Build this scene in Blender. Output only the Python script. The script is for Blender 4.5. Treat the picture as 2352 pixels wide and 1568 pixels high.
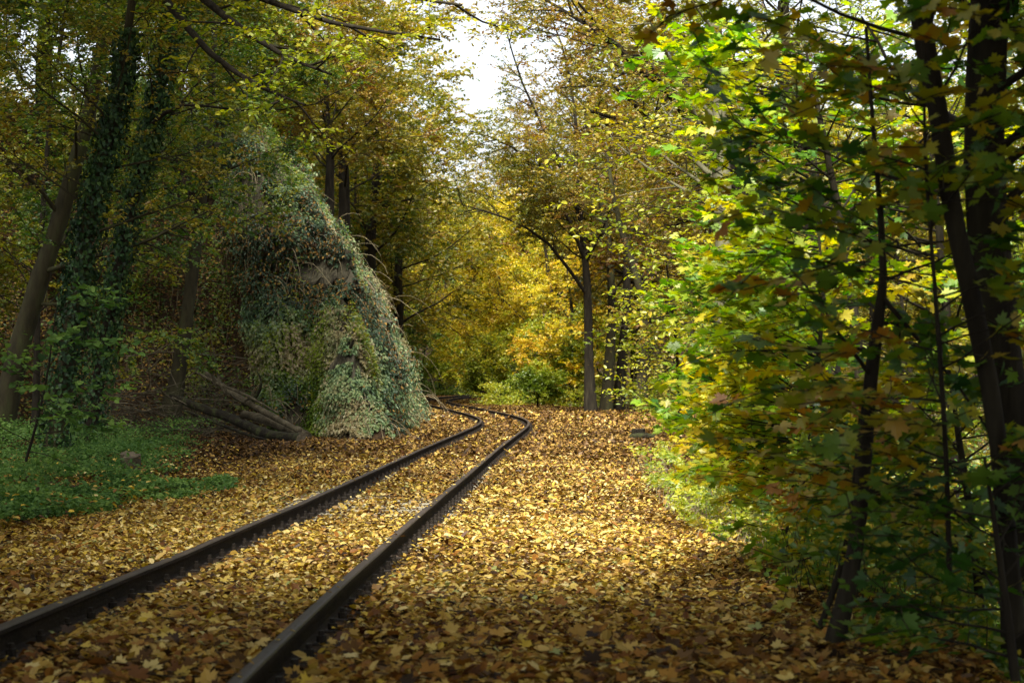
import bpy, math, random
import numpy as np

# ------------------------------------------------------------------ scene, camera, light
sc = bpy.context.scene
for o in list(bpy.data.objects): bpy.data.objects.remove(o)
COL = sc.collection
R = math.radians
CAMZ = 1.40

cd = bpy.data.cameras.new('camera'); cam = bpy.data.objects.new('camera', cd); COL.objects.link(cam)
cam.location = (0, 0, CAMZ); cam.rotation_euler = (R(91.0), 0, 0)
cd.lens = 68.1; cd.sensor_width = 36; cd.clip_start = 0.1; cd.clip_end = 2000
cd.dof.use_dof = True; cd.dof.focus_distance = 26; cd.dof.aperture_fstop = 4.5
sc.camera = cam

SUN_EL, SUN_AZ = 54, 194          # azimuth clockwise from +Y (ahead)
w = bpy.data.worlds.new('World'); sc.world = w; w.use_nodes = True
nt = w.node_tree; nt.nodes.clear()
sky = nt.nodes.new('ShaderNodeTexSky'); sky.sky_type = 'NISHITA'; sky.sun_disc = False
sky.sun_elevation = R(SUN_EL); sky.sun_rotation = R(SUN_AZ); sky.air_density = 1.0; sky.dust_density = 3.0; sky.ozone_density = 0.6
hs = nt.nodes.new('ShaderNodeHueSaturation'); hs.inputs['Saturation'].default_value = 0.35
bg = nt.nodes.new('ShaderNodeBackground'); bg.inputs['Strength'].default_value = 0.12
wo = nt.nodes.new('ShaderNodeOutputWorld')
nt.links.new(sky.outputs[0], hs.inputs['Color']); nt.links.new(hs.outputs[0], bg.inputs['Color']); nt.links.new(bg.outputs[0], wo.inputs['Surface'])

sd = bpy.data.lights.new('sun', 'SUN'); sd.energy = 5.0; sd.angle = R(30); sd.color = (1.0, 0.95, 0.80)
sun = bpy.data.objects.new('sun', sd); COL.objects.link(sun)
sun.rotation_euler = (R(90 - SUN_EL), 0, R(180 - SUN_AZ))

sc.view_settings.view_transform = 'Standard'; sc.view_settings.look = 'None'
sc.view_settings.gamma = 1; sc.view_settings.exposure = 1.4
sc.render.resolution_x = 1024; sc.render.resolution_y = 682
sc.render.engine = 'CYCLES'
cy = sc.cycles
cy.max_bounces = 6; cy.diffuse_bounces = 4; cy.glossy_bounces = 2; cy.transmission_bounces = 4; cy.transparent_max_bounces = 4
cy.caustics_reflective = False; cy.caustics_refractive = False

# ------------------------------------------------------------------ helpers
F = 4450.0
def W(x, y, Z):
    """a point of the place: display column x, row y of the 2352 px wide photograph, at Z metres ahead"""
    return np.array([(x - 1176) * Z / F, Z, CAMZ - (y - 862) * Z / F])

def nrm(v): return v / np.maximum(np.linalg.norm(v, axis=-1, keepdims=True), 1e-9)

def tagit(o, label=None, cat=None, group=None, kind=None):
    if label: o['label'] = label
    if cat: o['category'] = cat
    if group: o['group'] = group
    if kind: o['kind'] = kind
    return o

def empty(name, loc, label, cat, group=None):
    o = bpy.data.objects.new(name, None); COL.objects.link(o); o.location = tuple(loc)
    o.empty_display_size = 0.2
    return tagit(o, label, cat, group)

def build(name, chunks, mats, parent=None, origin=(0, 0, 0), smooth=False):
    """chunks: list of (V, F, r, material index); one mesh object out of them"""
    chunks = [c for c in chunks if len(c[0]) and len(c[1])]
    nv = 0; Vs = []; idx = []; starts = []; rs = []; mi = []; pos = 0; sm = []
    org = np.array(origin, dtype=float)
    for c in chunks:
        V, Fc, r, m = c[:4]
        V = np.asarray(V, float) - org; Fc = np.asarray(Fc, np.int64)
        Vs.append(V); idx.append((Fc + nv).ravel())
        n, k = Fc.shape
        starts.append(pos + np.arange(n) * k); pos += n * k
        rs.append(np.broadcast_to(np.asarray(r, float), (n,)).copy()); mi.append(np.full(n, m))
        sm.append(np.full(n, bool(c[4]) if len(c) > 4 else smooth))
        nv += len(V)
    Vs = np.concatenate(Vs); idx = np.concatenate(idx); starts = np.concatenate(starts)
    me = bpy.data.meshes.new(name)
    me.vertices.add(len(Vs)); me.vertices.foreach_set('co', Vs.astype(np.float32).ravel())
    me.loops.add(len(idx)); me.loops.foreach_set('vertex_index', idx.astype(np.int32))
    me.polygons.add(len(starts)); me.polygons.foreach_set('loop_start', starts.astype(np.int32))
    me.polygons.foreach_set('material_index', np.concatenate(mi).astype(np.int32))
    me.polygons.foreach_set('use_smooth', np.concatenate(sm))
    for m in (mats if isinstance(mats, (list, tuple)) else [mats]): me.materials.append(m)
    me.update(calc_edges=True)
    a = me.attributes.new('r', 'FLOAT', 'FACE'); a.data.foreach_set('value', np.concatenate(rs).astype(np.float32))
    o = bpy.data.objects.new(name, me); COL.objects.link(o)
    if parent is not None: o.parent = parent
    else: o.location = tuple(org)
    return o

# value noise on the plane (numpy), used for terrain, patches and wear
def vnoise(x, y, s, seed=0):
    x = np.asarray(x, float) / s; y = np.asarray(y, float) / s
    xi = np.floor(x).astype(np.int64); yi = np.floor(y).astype(np.int64); xf = x - xi; yf = y - yi
    def h(a, b):
        n = (a * 374761393 + b * 668265263 + seed * 1442695041) & 0xFFFFFFFF
        n = ((n ^ (n >> 13)) * 1274126177) & 0xFFFFFFFF
        return ((n ^ (n >> 16)) & 0xFFFF) / 65535.0
    u = xf * xf * (3 - 2 * xf); v = yf * yf * (3 - 2 * yf)
    return (h(xi, yi) * (1 - u) * (1 - v) + h(xi + 1, yi) * u * (1 - v) + h(xi, yi + 1) * (1 - u) * v + h(xi + 1, yi + 1) * u * v)
def fbm(x, y, s, seed=0, o=4):
    t = 0; a = 0.5
    for i in range(o): t = t + a * vnoise(x, y, s / 2 ** i, seed + i * 17); a *= 0.5
    return t
def sstep(a, b, x):
    t = np.clip((x - a) / (b - a), 0, 1); return t * t * (3 - 2 * t)

# ------------------------------------------------------------------ materials
def newmat(name):
    m = bpy.data.materials.new(name); m.use_nodes = True; m.node_tree.nodes.clear(); return m, m.node_tree
def ramp(t, cols, mode='LINEAR'):
    n = t.nodes.new('ShaderNodeValToRGB'); e = n.color_ramp.elements; n.color_ramp.interpolation = mode
    while len(e) < len(cols): e.new(0.5)
    for i, c in enumerate(cols):
        if len(c) == 4: e[i].position = c[0]; e[i].color = (c[1], c[2], c[3], 1)
        else: e[i].position = i / (len(cols) - 1); e[i].color = (*c, 1)
    return n

def leaf_mat(name, cols, noise_scale=0.6, noise_amt=0.35, trans=0.45, gloss=0.05, rough=0.45):
    """leaf colours picked by a per-leaf number plus a slow drift through the crown"""
    m, t = newmat(name); L = t.links
    at = t.nodes.new('ShaderNodeAttribute'); at.attribute_name = 'r'
    ge = t.nodes.new('ShaderNodeNewGeometry')
    nz = t.nodes.new('ShaderNodeTexNoise'); nz.inputs['Scale'].default_value = noise_scale; nz.inputs['Detail'].default_value = 1.5
    L.new(ge.outputs['Position'], nz.inputs['Vector'])
    mr = t.nodes.new('ShaderNodeMapRange'); mr.inputs['From Min'].default_value = 0.3; mr.inputs['From Max'].default_value = 0.7
    mr.inputs['To Min'].default_value = -noise_amt; mr.inputs['To Max'].default_value = noise_amt
    L.new(nz.outputs['Fac'], mr.inputs['Value'])
    ad = t.nodes.new('ShaderNodeMath'); ad.operation = 'ADD'; ad.use_clamp = True
    L.new(at.outputs['Fac'], ad.inputs[0]); L.new(mr.outputs[0], ad.inputs[1])
    cr = ramp(t, cols); L.new(ad.outputs[0], cr.inputs[0])
    d = t.nodes.new('ShaderNodeBsdfDiffuse'); L.new(cr.outputs[0], d.inputs['Color'])
    out = t.nodes.new('ShaderNodeOutputMaterial'); sh = d
    if trans > 0:
        tr = t.nodes.new('ShaderNodeBsdfTranslucent')
        hv = t.nodes.new('ShaderNodeHueSaturation'); hv.inputs['Saturation'].default_value = 1.15; hv.inputs['Value'].default_value = 1.25
        L.new(cr.outputs[0], hv.inputs['Color']); L.new(hv.outputs[0], tr.inputs['Color'])
        mx = t.nodes.new('ShaderNodeMixShader'); mx.inputs[0].default_value = trans
        L.new(d.outputs[0], mx.inputs[1]); L.new(tr.outputs[0], mx.inputs[2]); sh = mx
    if gloss > 0:
        g = t.nodes.new('ShaderNodeBsdfGlossy'); g.inputs['Roughness'].default_value = rough
        m2 = t.nodes.new('ShaderNodeMixShader'); m2.inputs[0].default_value = gloss
        L.new(sh.outputs[0], m2.inputs[1]); L.new(g.outputs[0], m2.inputs[2]); sh = m2
    L.new(sh.outputs[0], out.inputs['Surface'])
    return m

def rough_mat(name, cols, scale=3.0, stretch=(1, 1, 1), rough=0.9, bump=0.4, detail=6, bscale=None, spec=0.2, coord='Object'):
    m, t = newmat(name); L = t.links
    tc = t.nodes.new('ShaderNodeTexCoord'); mp = t.nodes.new('ShaderNodeMapping'); mp.inputs['Scale'].default_value = stretch
    L.new(tc.outputs[coord], mp.inputs['Vector'])
    nz = t.nodes.new('ShaderNodeTexNoise'); nz.inputs['Scale'].default_value = scale; nz.inputs['Detail'].default_value = detail
    nz.inputs['Roughness'].default_value = 0.65; L.new(mp.outputs[0], nz.inputs['Vector'])
    mr = t.nodes.new('ShaderNodeMapRange'); mr.inputs['From Min'].default_value = 0.3; mr.inputs['From Max'].default_value = 0.7
    L.new(nz.outputs['Fac'], mr.inputs['Value'])
    cr = ramp(t, cols); L.new(mr.outputs[0], cr.inputs[0])
    n2 = t.nodes.new('ShaderNodeTexNoise'); n2.inputs['Scale'].default_value = bscale or scale * 4; n2.inputs['Detail'].default_value = 5
    L.new(mp.outputs[0], n2.inputs['Vector'])
    bp = t.nodes.new('ShaderNodeBump'); bp.inputs['Strength'].default_value = bump; bp.inputs['Distance'].default_value = 0.03
    L.new(n2.outputs['Fac'], bp.inputs['Height'])
    p = t.nodes.new('ShaderNodeBsdfPrincipled'); p.inputs['Roughness'].default_value = rough
    p.inputs['Specular IOR Level'].default_value = spec
    L.new(cr.outputs[0], p.inputs['Base Color']); L.new(bp.outputs[0], p.inputs['Normal'])
    out = t.nodes.new('ShaderNodeOutputMaterial'); L.new(p.outputs[0], out.inputs['Surface'])
    return m

M = {}
M['soil'] = rough_mat('soil', [(.012, .008, .005), (.035, .02, .01), (.07, .042, .018)], scale=6, bump=.8, bscale=40)
M['rock'] = rough_mat('rock', [(.012, .012, .008), (.035, .03, .02), (.09, .08, .055), (.05, .045, .025)], scale=2.5, stretch=(1, 1, .6), bump=1.0, bscale=9)
M['bark'] = rough_mat('bark', [(.006, .005, .003), (.018, .014, .009), (.035, .03, .018)], scale=7, stretch=(1, 1, .18), bump=.9, bscale=14)
M['bark_moss'] = rough_mat('bark_moss', [(.012, .01, .006), (.035, .03, .015), (.05, .055, .022)], scale=3, stretch=(1, 1, .3), bump=.8, bscale=14)
M['bark_pale'] = rough_mat('bark_pale', [(.06, .058, .03), (.12, .115, .07), (.2, .19, .12)], scale=4, stretch=(1, 1, .25), bump=.5, bscale=14)
M['twig'] = rough_mat('twig', [(.02, .015, .01), (.05, .04, .022)], scale=6, bump=0)
M['twig_pale'] = rough_mat('twig_pale', [(.16, .13, .08), (.30, .25, .15)], scale=6, bump=0)
M['log'] = rough_mat('log_bark', [(.006, .005, .004), (.02, .016, .01), (.05, .06, .02)], scale=5, bump=1.0, bscale=25)
M['log_pale'] = rough_mat('log_pale', [(.025, .02, .013), (.08, .066, .042), (.15, .13, .085)], scale=5, bump=.7, bscale=25)
M['wood_cut'] = rough_mat('cut_wood', [(.05, .04, .028), (.10, .08, .055), (.16, .13, .09)], scale=12, bump=.4)
M['sleeper'] = rough_mat('sleeper_wood', [(.20, .17, .12), (.40, .36, .27), (.52, .48, .38)], scale=4, stretch=(.5, 6, 1), bump=.6, bscale=30)
M['ballast'] = rough_mat('ballast_stone', [(.12, .10, .075), (.28, .25, .19), (.42, .38, .30)], scale=9, bump=.4)
M['rail'] = rough_mat('rail_steel', [(.008, .005, .004), (.018, .011, .008), (.03, .019, .012)], scale=9, stretch=(1, .3, 1), rough=.85, bump=.4, bscale=60, spec=.12)
M['rail_top'] = rough_mat('rail_running_face', [(.022, .015, .011), (.042, .029, .021), (.065, .045, .033)], scale=5, stretch=(1, .2, 1), rough=.6, bump=.2, bscale=50, spec=.25)
M['iron'] = rough_mat('old_iron', [(.012, .009, .007), (.03, .021, .015)], scale=20, rough=.7, bump=.3, spec=.3)

Y, G, O = (.42, .34, .03), (.10, .17, .02), (.30, .15, .02)
M['golden'] = leaf_mat('golden_leaves', [(.22, .26, .015), (.44, .42, .02), (.62, .52, .025), (.66, .47, .025), (.50, .28, .015)])
M['olive'] = leaf_mat('olive_leaves', [(.06, .09, .013), (.13, .15, .018), (.25, .24, .022), (.34, .26, .03), (.19, .11, .02)])
M['olive_brown'] = leaf_mat('olive_brown_leaves', [(.09, .11, .018), (.20, .18, .02), (.33, .26, .03), (.26, .14, .03), (.15, .07, .02)])
M['green'] = leaf_mat('green_leaves', [(.03, .07, .015), (.06, .13, .02), (.11, .19, .02), (.24, .27, .025), (.34, .30, .02)])
M['yellowgreen'] = leaf_mat('yellow_green_leaves', [(.10, .17, .012), (.22, .28, .015), (.36, .38, .02), (.46, .36, .02)])
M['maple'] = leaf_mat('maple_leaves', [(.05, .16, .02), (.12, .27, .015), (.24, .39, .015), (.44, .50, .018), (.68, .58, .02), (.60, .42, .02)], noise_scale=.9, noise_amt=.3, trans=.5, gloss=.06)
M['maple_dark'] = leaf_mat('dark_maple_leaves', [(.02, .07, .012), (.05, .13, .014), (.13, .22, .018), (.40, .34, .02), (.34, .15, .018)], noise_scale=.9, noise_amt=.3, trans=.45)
M['rust'] = leaf_mat('rust_leaves', [(.10, .03, .012), (.25, .08, .02), (.42, .16, .025)], trans=.4)
M['ivy'] = leaf_mat('ivy_leaves', [(.02, .045, .018), (.05, .10, .04), (.10, .17, .065), (.17, .24, .09), (.22, .24, .10), (.26, .21, .10)], noise_scale=.55, noise_amt=.3, trans=.15, gloss=.05, rough=.5)
M['moss'] = leaf_mat('moss', [(.05, .085, .015), (.10, .16, .02), (.17, .22, .03)], trans=.2, gloss=0)
M['ivy_dark'] = leaf_mat('dark_ivy_leaves', [(.008, .022, .008), (.016, .045, .016), (.035, .08, .025), (.06, .11, .03)], trans=.1, gloss=.02)
M['herb'] = leaf_mat('herb_leaves', [(.025, .06, .015), (.055, .12, .03), (.11, .20, .05), (.17, .27, .06)], noise_scale=.8, noise_amt=.3, trans=.35, gloss=.012)
M['litter'] = leaf_mat('fallen_leaves', [(0.0, .02, .010, .005), (.14, .06, .028, .010), (.30, .17, .08, .018), (.46, .34, .20, .045), (.62, .46, .33, .07), (.74, .52, .36, .04), (.84, .58, .44, .14), (.95, .62, .50, .24), (1.0, .28, .30, .10)],
                       noise_scale=.5, noise_amt=.08, trans=.15, gloss=.02, rough=.5)
M['litter_brown'] = leaf_mat('brown_fallen_leaves', [(.02, .011, .006), (.055, .028, .011), (.12, .062, .02), (.22, .125, .034), (.34, .21, .05)],
                       noise_scale=.5, noise_amt=.12, trans=.1, gloss=.02)
M['litter_orange'] = leaf_mat('orange_fallen_leaves', [(.06, .022, .008), (.18, .07, .014), (.30, .14, .025), (.42, .26, .05), (.52, .38, .13)],
                       noise_scale=.5, noise_amt=.1, trans=.12, gloss=.02)
M['bramble'] = leaf_mat('bramble', [(.03, .02, .018), (.06, .04, .035), (.11, .075, .05)], trans=.1, gloss=0)
M['grass'] = leaf_mat('grass_blades', [(.05, .09, .02), (.10, .15, .03), (.20, .22, .06), (.3, .26, .10)], trans=.3)

# ------------------------------------------------------------------ leaf shapes (x across, y along, z normal)
T_RH = (np.array([[0, 0, 0], [-.32, .45, .05], [0, 1, 0], [.32, .45, .05]]), np.array([[0, 3, 2, 1]]))
T_OV = (np.array([[0, 0, 0], [-.27, .28, .10], [-.24, .70, .09], [0, 1, -.06], [.24, .70, .09], [.27, .28, .10]]), np.array([[0, 3, 2, 1], [0, 5, 4, 3]]))
T_HEART = (np.array([[0, 0, 0], [-.28, -.08, .04], [-.45, .25, .08], [-.33, .65, .06], [0, 1, -.05], [.33, .65, .06], [.45, .25, .08], [.28, -.08, .04]]),
           np.array([[0, 4, 3, 2, 1], [0, 7, 6, 5, 4]]))
def maple_template():
    pts = [(0, 0)]
    half = [(.10, -.05), (.34, -.22), (.40, -.02), (.60, .02), (.46, .18), (.82, .42), (.60, .46), (.62, .68), (.34, .58), (.26, .48), (.28, .80), (.14, .84), (0, 1.12)]
    left = [(-x, y) for x, y in half[:-1]][::-1]
    out = half + left
    c = (0, .22)
    V = [(c[0], c[1], 0.0)] + [(x, y, .10 * abs(x) - .10 * max(0, y - .5)) for x, y in out]
    n = len(out)
    Fs = [(0, 1 + i, 1 + (i + 1) % n) for i in range(n)]
    return np.array(V) - np.array([0, 0, 0]), np.array(Fs)
T_MP = maple_template()
T_MP2 = (np.array([[0, .2, 0], [.1, -.1, .02], [.45, -.1, .05], [.42, .15, .05], [.8, .45, .08], [.4, .5, .04], [.22, .5, .02], [0, 1.1, -.05], [-.22, .5, .02], [-.4, .5, .04], [-.8, .45, .08], [-.42, .15, .05], [-.45, -.1, .05], [-.1, -.1, .02]]),
         np.array([(0, i, i + 1) for i in range(1, 13)] + [(0, 13, 1)]))
T_STRIP = (np.array([[-.03, 0, 0], [.03, 0, 0], [.022, .5, .06], [-.022, .5, .06], [0, 1, .25]]), None)

def leaves(T, P, N, D, S, r, mi=0, squash=None):
    V, Fc = T; n = len(P)
    if n == 0: return (np.zeros((0, 3)), np.zeros((0, 3), int), 0, mi)
    N = nrm(N); D = nrm(D - (D * N).sum(1, keepdims=True) * N); X = np.cross(D, N)
    S = np.broadcast_to(np.asarray(S, float), (n,))
    sx = S if squash is None else S * squash
    Q = P[:, None, :] + (V[None, :, 0, None] * X[:, None, :]) * sx[:, None, None] + (V[None, :, 1, None] * D[:, None, :] + V[None, :, 2, None] * N[:, None, :]) * S[:, None, None]
    k = len(V)
    Fs = (np.arange(n) * k)[:, None, None] + Fc[None]
    r = np.broadcast_to(np.asarray(r, float), (n,))
    return (Q.reshape(-1, 3), Fs.reshape(-1, Fc.shape[1]), np.repeat(r, len(Fc)), mi)

def tubes(P, rad, k=5, mi=0, r=0.5, cap=False):
    """P (B,m,3), rad (B,m): B swept tubes at once"""
    P = np.asarray(P, float); rad = np.asarray(rad, float); B, m, _ = P.shape
    T = np.zeros_like(P); T[:, 1:-1] = P[:, 2:] - P[:, :-2]; T[:, 0] = P[:, 1] - P[:, 0]; T[:, -1] = P[:, -1] - P[:, -2]
    T = nrm(T); mean = nrm(P[:, -1] - P[:, 0])
    ref = np.where(np.abs(mean[:, 2:3]) > .8, np.array([[1., 0, 0]]), np.array([[0, 0, 1.]]))[:, None, :]
    A = nrm(np.cross(T, ref)); Bn = np.cross(T, A)
    th = np.arange(k) * 2 * math.pi / k
    Q = P[:, :, None, :] + rad[:, :, None, None] * (np.cos(th)[None, None, :, None] * A[:, :, None, :] + np.sin(th)[None, None, :, None] * Bn[:, :, None, :])
    base = np.arange(B * (m)).reshape(B, m)[:, :-1, None] * k
    j = np.arange(k)[None, None, :]; j2 = (j + 1) % k
    Fq = np.stack([base + j, base + j2, base + k + j2, base + k + j], -1).reshape(-1, 4)
    return (Q.reshape(-1, 3), Fq, r, mi, True)

def smooth_poly(pts, n):
    """Catmull-Rom resample of control points"""
    p = np.array(pts, float); p = np.vstack([2 * p[0] - p[1], p, 2 * p[-1] - p[-2]])
    t = np.linspace(0, len(p) - 3 - 1e-6, n); i = t.astype(int); f = (t - i)[:, None]
    a, b, c, d = p[i], p[i + 1], p[i + 2], p[i + 3]
    return .5 * (2 * b + (c - a) * f + (2 * a - 5 * b + 4 * c - d) * f ** 2 + (3 * b - a - 3 * c + d) * f ** 3)

def sample_poly(P, t):
    """P (B,m,3), t (B,n) in 0..1 -> points and tangents (B,n,3)"""
    B, m, _ = P.shape; s = np.clip(t, 0, .9999) * (m - 1); i = s.astype(int); f = (s - i)[..., None]
    b = np.arange(B)[:, None]
    a, c = P[b, i], P[b, i + 1]
    return a + (c - a) * f, nrm(c - a)

def spawn(rng, P, n, t0, t1, ang, L, flat=1.0, trop=(0, 0, 0), wob=.12, m=5, taper=.55, az=None):
    B = len(P); t = t0 + (t1 - t0) * (np.arange(n)[None, :] + rng.random((B, n))) / n
    O_, T_ = sample_poly(P, t)
    S = rng.normal(size=(B, n, 3)); S[..., 2] *= flat
    if az is not None: S += np.array(az)
    S -= (S * T_).sum(-1, keepdims=True) * T_; S = nrm(S)
    a = ang + rng.normal(size=(B, n, 1)) * .18
    D = nrm(np.cos(a) * T_ + np.sin(a) * S)
    if flat < 1: D[..., 2] *= (.4 + .6 * flat); D = nrm(D)
    ln = L * (1 - taper * t) * (.7 + .6 * rng.random((B, n)))
    D = D.reshape(-1, 3); O_ = O_.reshape(-1, 3); ln = ln.reshape(-1)
    Q = [O_]; d = D; tr = np.array(trop, float)
    for k in range(m - 1):
        d = nrm(d + tr / (m - 1) + rng.normal(size=d.shape) * wob)
        Q.append(Q[-1] + d * (ln / (m - 1))[:, None])
    return np.stack(Q, 1), ln, t.reshape(-1)

def spray(rng, Tw, per, size, tilt=.5, T=T_OV, jit=.25, droop=.15, rlo=0., rhi=1., mi=0):
    """leaves set alternately along twigs"""
    B = len(Tw); t = (.12 + .88 * (np.arange(per)[None, :] + rng.random((B, per)) * .7) / per)
    P, Tg = sample_poly(Tw, t)
    up = np.zeros_like(Tg); up[..., 2] = 1
    side = nrm(np.cross(Tg, up) + 1e-4); sg = np.where(np.arange(per) % 2 == 0, 1, -1)[None, :, None]
    D = Tg * .7 + side * sg + rng.normal(size=Tg.shape) * jit; D[..., 2] -= droop
    N = up + rng.normal(size=Tg.shape) * tilt
    n = B * per
    br = np.repeat(rng.random(B) * .5, per) + rng.random(n) * .5
    return leaves(T, P.reshape(-1, 3), N.reshape(-1, 3), D.reshape(-1, 3), size * (.65 + .6 * rng.random(n)), rlo + (rhi - rlo) * br, mi)

# ------------------------------------------------------------------ track line and terrain
CLZ = np.array([2, 6, 10, 15, 22, 28, 38, 44.7, 50, 56.5, 62, 67, 73, 80, 88, 95, 103, 110, 120, 132, 148, 165, 185])
CLX = np.array([-1.9, -1.89, -1.87, -1.82, -1.66, -1.43, -1.06, -.78, -.54, -.29, -.24, -.42, -.87, -1.56, -2.38, -3.16, -3.93, -4.35, -4.58, -3.95, -2.3, .5, 4.5])
_c = smooth_poly(np.stack([CLX, CLZ], 1), 1200)
_d = np.concatenate([[0], np.cumsum(np.linalg.norm(np.diff(_c, axis=0), axis=1))])
_s = np.arange(0, _d[-1], .3)
TRK = np.stack([np.interp(_s, _d, _c[:, 0]), np.interp(_s, _d, _c[:, 1])], 1)
for _ in range(12): TRK[1:-1] = (TRK[:-2] + 2 * TRK[1:-1] + TRK[2:]) / 4
TT = nrm(np.gradient(TRK, axis=0)); TN = np.stack([TT[:, 1], -TT[:, 0]], 1)
def railtop(y): return CAMZ - np.interp(y, [5, 7.8, 9.9, 15, 22, 200], [1.24, 1.245, 1.28, 1.38, 1.452, 1.46])
def track_x(y): return np.interp(y, TRK[:, 1], TRK[:, 0])
GD = .15

FOOT = np.array([(-60, 36), (-30, 43), (-14, 50), (-9.0, 53.0), (-5.9, 53.5), (-5.2, 50.2), (-4.2, 48.2), (-3.1, 47.8), (-3.0, 52), (-3.1, 60), (-3.3, 69), (-3.8, 80), (-4.45, 92), (-7.2, 108), (-9.5, 125), (-9, 150), (-4, 170), (6, 182), (30, 190), (80, 195)], float)
CLIFFW = np.array([0, 0, 0, 0, .25, .9, 1, 1, 1, 1, 1, 1, .9, .5, .2, 0, 0, 0, 0, 0])
_poly = np.vstack([FOOT, [(80, 600), (-300, 600), (-300, 36)]])
def foot_dist(x, y):
    """signed distance to the foot of the banks (positive on the bank) and how cliff-like the bank is there"""
    best = np.full(x.shape, 1e9); wt = np.zeros(x.shape); ins = np.zeros(x.shape, bool)
    for i in range(len(FOOT) - 1):
        a, b = FOOT[i], FOOT[i + 1]; ab = b - a
        t = np.clip(((x - a[0]) * ab[0] + (y - a[1]) * ab[1]) / (ab @ ab), 0, 1)
        d = np.hypot(x - a[0] - t * ab[0], y - a[1] - t * ab[1]); m = d < best
        best = np.where(m, d, best); wt = np.where(m, CLIFFW[i] * (1 - t) + CLIFFW[i + 1] * t, wt)
    for i in range(len(_poly)):
        (x1, y1), (x2, y2) = _poly[i], _poly[(i + 1) % len(_poly)]
        if y1 == y2: continue
        c = (y1 > y) != (y2 > y); ins ^= c & (x < (x2 - x1) * (y - y1) / (y2 - y1) + x1)
    lb = -5.6 - .32 * (y - 50.5) + (fbm(y, y * 0, 2.5, 61) - .47) * 1.2      # left flank of the rock spur
    wt = sstep(-.7, .5, x - lb) * sstep(116, 104, y) * sstep(44, 46, y)
    return np.where(ins, best, -best), wt
EDGEZ = [0, 10, 17, 22, 35, 51, 62, 80, 110, 140, 200]
EDGEX = [1.7, 1.85, 1.95, 1.8, 2.6, 4.0, 6.5, 10, 12, 14, 30]
def ground_h(x, y):
    x = np.asarray(x, float); y = np.asarray(y, float)
    z = railtop(y) - GD + (fbm(x, y, 2.0, 3) - .47) * .10 * sstep(1.2, 3, np.abs(x - track_x(y)))
    d, wt = foot_dist(x, y)
    d = np.maximum(d + (fbm(x, y, 3.0, 9) - .47) * 1.6 * sstep(0.0, 1.5, d), 0)
    steep = np.minimum(d, 2.2) * 2.4 + np.clip(d - 2.2, 0, 2.3) * 1.5 + np.maximum(d - 4.5, 0) * .75
    gentle = np.minimum(d, 9) * .95 + np.maximum(d - 9, 0) * .45
    far = sstep(120, 145, y); gentle = gentle * (1 - .75 * far)
    z = z + steep * wt + gentle * (1 - wt)
    e = x - np.interp(y, EDGEZ, EDGEX) - (fbm(x, y, 2.5, 21) - .47) * .9
    e = np.maximum(e, 0)
    z = z - np.minimum(e * .62 * sstep(0, .8, e), 2.6 * (1 - .8 * sstep(90, 130, y)))
    return z
_gh = ground_h
def ground_h(x, y):
    x = np.asarray(x, float); y = np.asarray(y, float)
    return _gh(x, y) - .042 * np.exp(-((y - 24) / 5.0) ** 2) * sstep(1.5, 1.1, np.abs(x - track_x(y)))
def gz(x, y): return float(ground_h(np.array([x]), np.array([y]))[0])

def axis(segs):
    out = [np.arange(a, b, s) for a, b, s in segs]; return np.concatenate(out + [[segs[-1][1]]])
gx = axis([(-90, -30, 4), (-30, -14, 1), (-14, 4.5, .14), (4.5, 14, .5), (14, 100, 4)])
gy = axis([(-20, 6, 1), (6, 46, .28), (46, 112, .22), (112, 200, .8), (200, 420, 10)])
GX, GY = np.meshgrid(gx, gy); GZ = ground_h(GX, GY)
DD, WT = foot_dist(GX, GY)
cm = sstep(.1, .8, DD) * sstep(.3, .6, WT)
rk = (fbm(GX * 1.0 + GZ * .5, GY + GZ * 2, 1.6, 31, 5) - .47)
bul = (fbm(GY * .9 + GX * .6, GZ * 1.1, 2.6, 33, 3) - .45) * 3.0 + (fbm(GY * 1.1 + GX, GZ * 1.6, .9, 41, 4) - .47) * 1.6
GZ = GZ + cm * rk * .8
GXd = GX + cm * bul * .55; GYd = GY - cm * bul * .75
nx, ny = len(gx), len(gy)
ii = np.arange(nx * ny).reshape(ny, nx)
Q = np.stack([ii[:-1, :-1], ii[:-1, 1:], ii[1:, 1:], ii[1:, :-1]], -1).reshape(-1, 4)
VV = np.stack([GXd, GYd, GZ], -1).reshape(-1, 3)
cf = (DD.ravel()[Q].mean(1) > .0) & (WT.ravel()[Q].mean(1) > .35) & (VV[Q][:, :, 1].mean(1) < 125) & (DD.ravel()[Q].mean(1) < 16)
def sub(mask):
    f = Q[mask]; u, inv = np.unique(f, return_inverse=True); return VV[u], inv.reshape(-1, 4)
v, f = sub(~cf); g = build('ground', [(v, f, .5, 0)], M['soil'], smooth=True); tagit(g, 'brown woodland floor beside and under the railway line', 'ground', kind='structure')
v, f = sub(cf); CLV, CLF = v, f
g = build('rock_cliff', [(v, f, .5, 0)], M['rock'], smooth=False); tagit(g, 'steep overgrown rock face left of the bend in the track', 'cliff', kind='structure')

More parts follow.
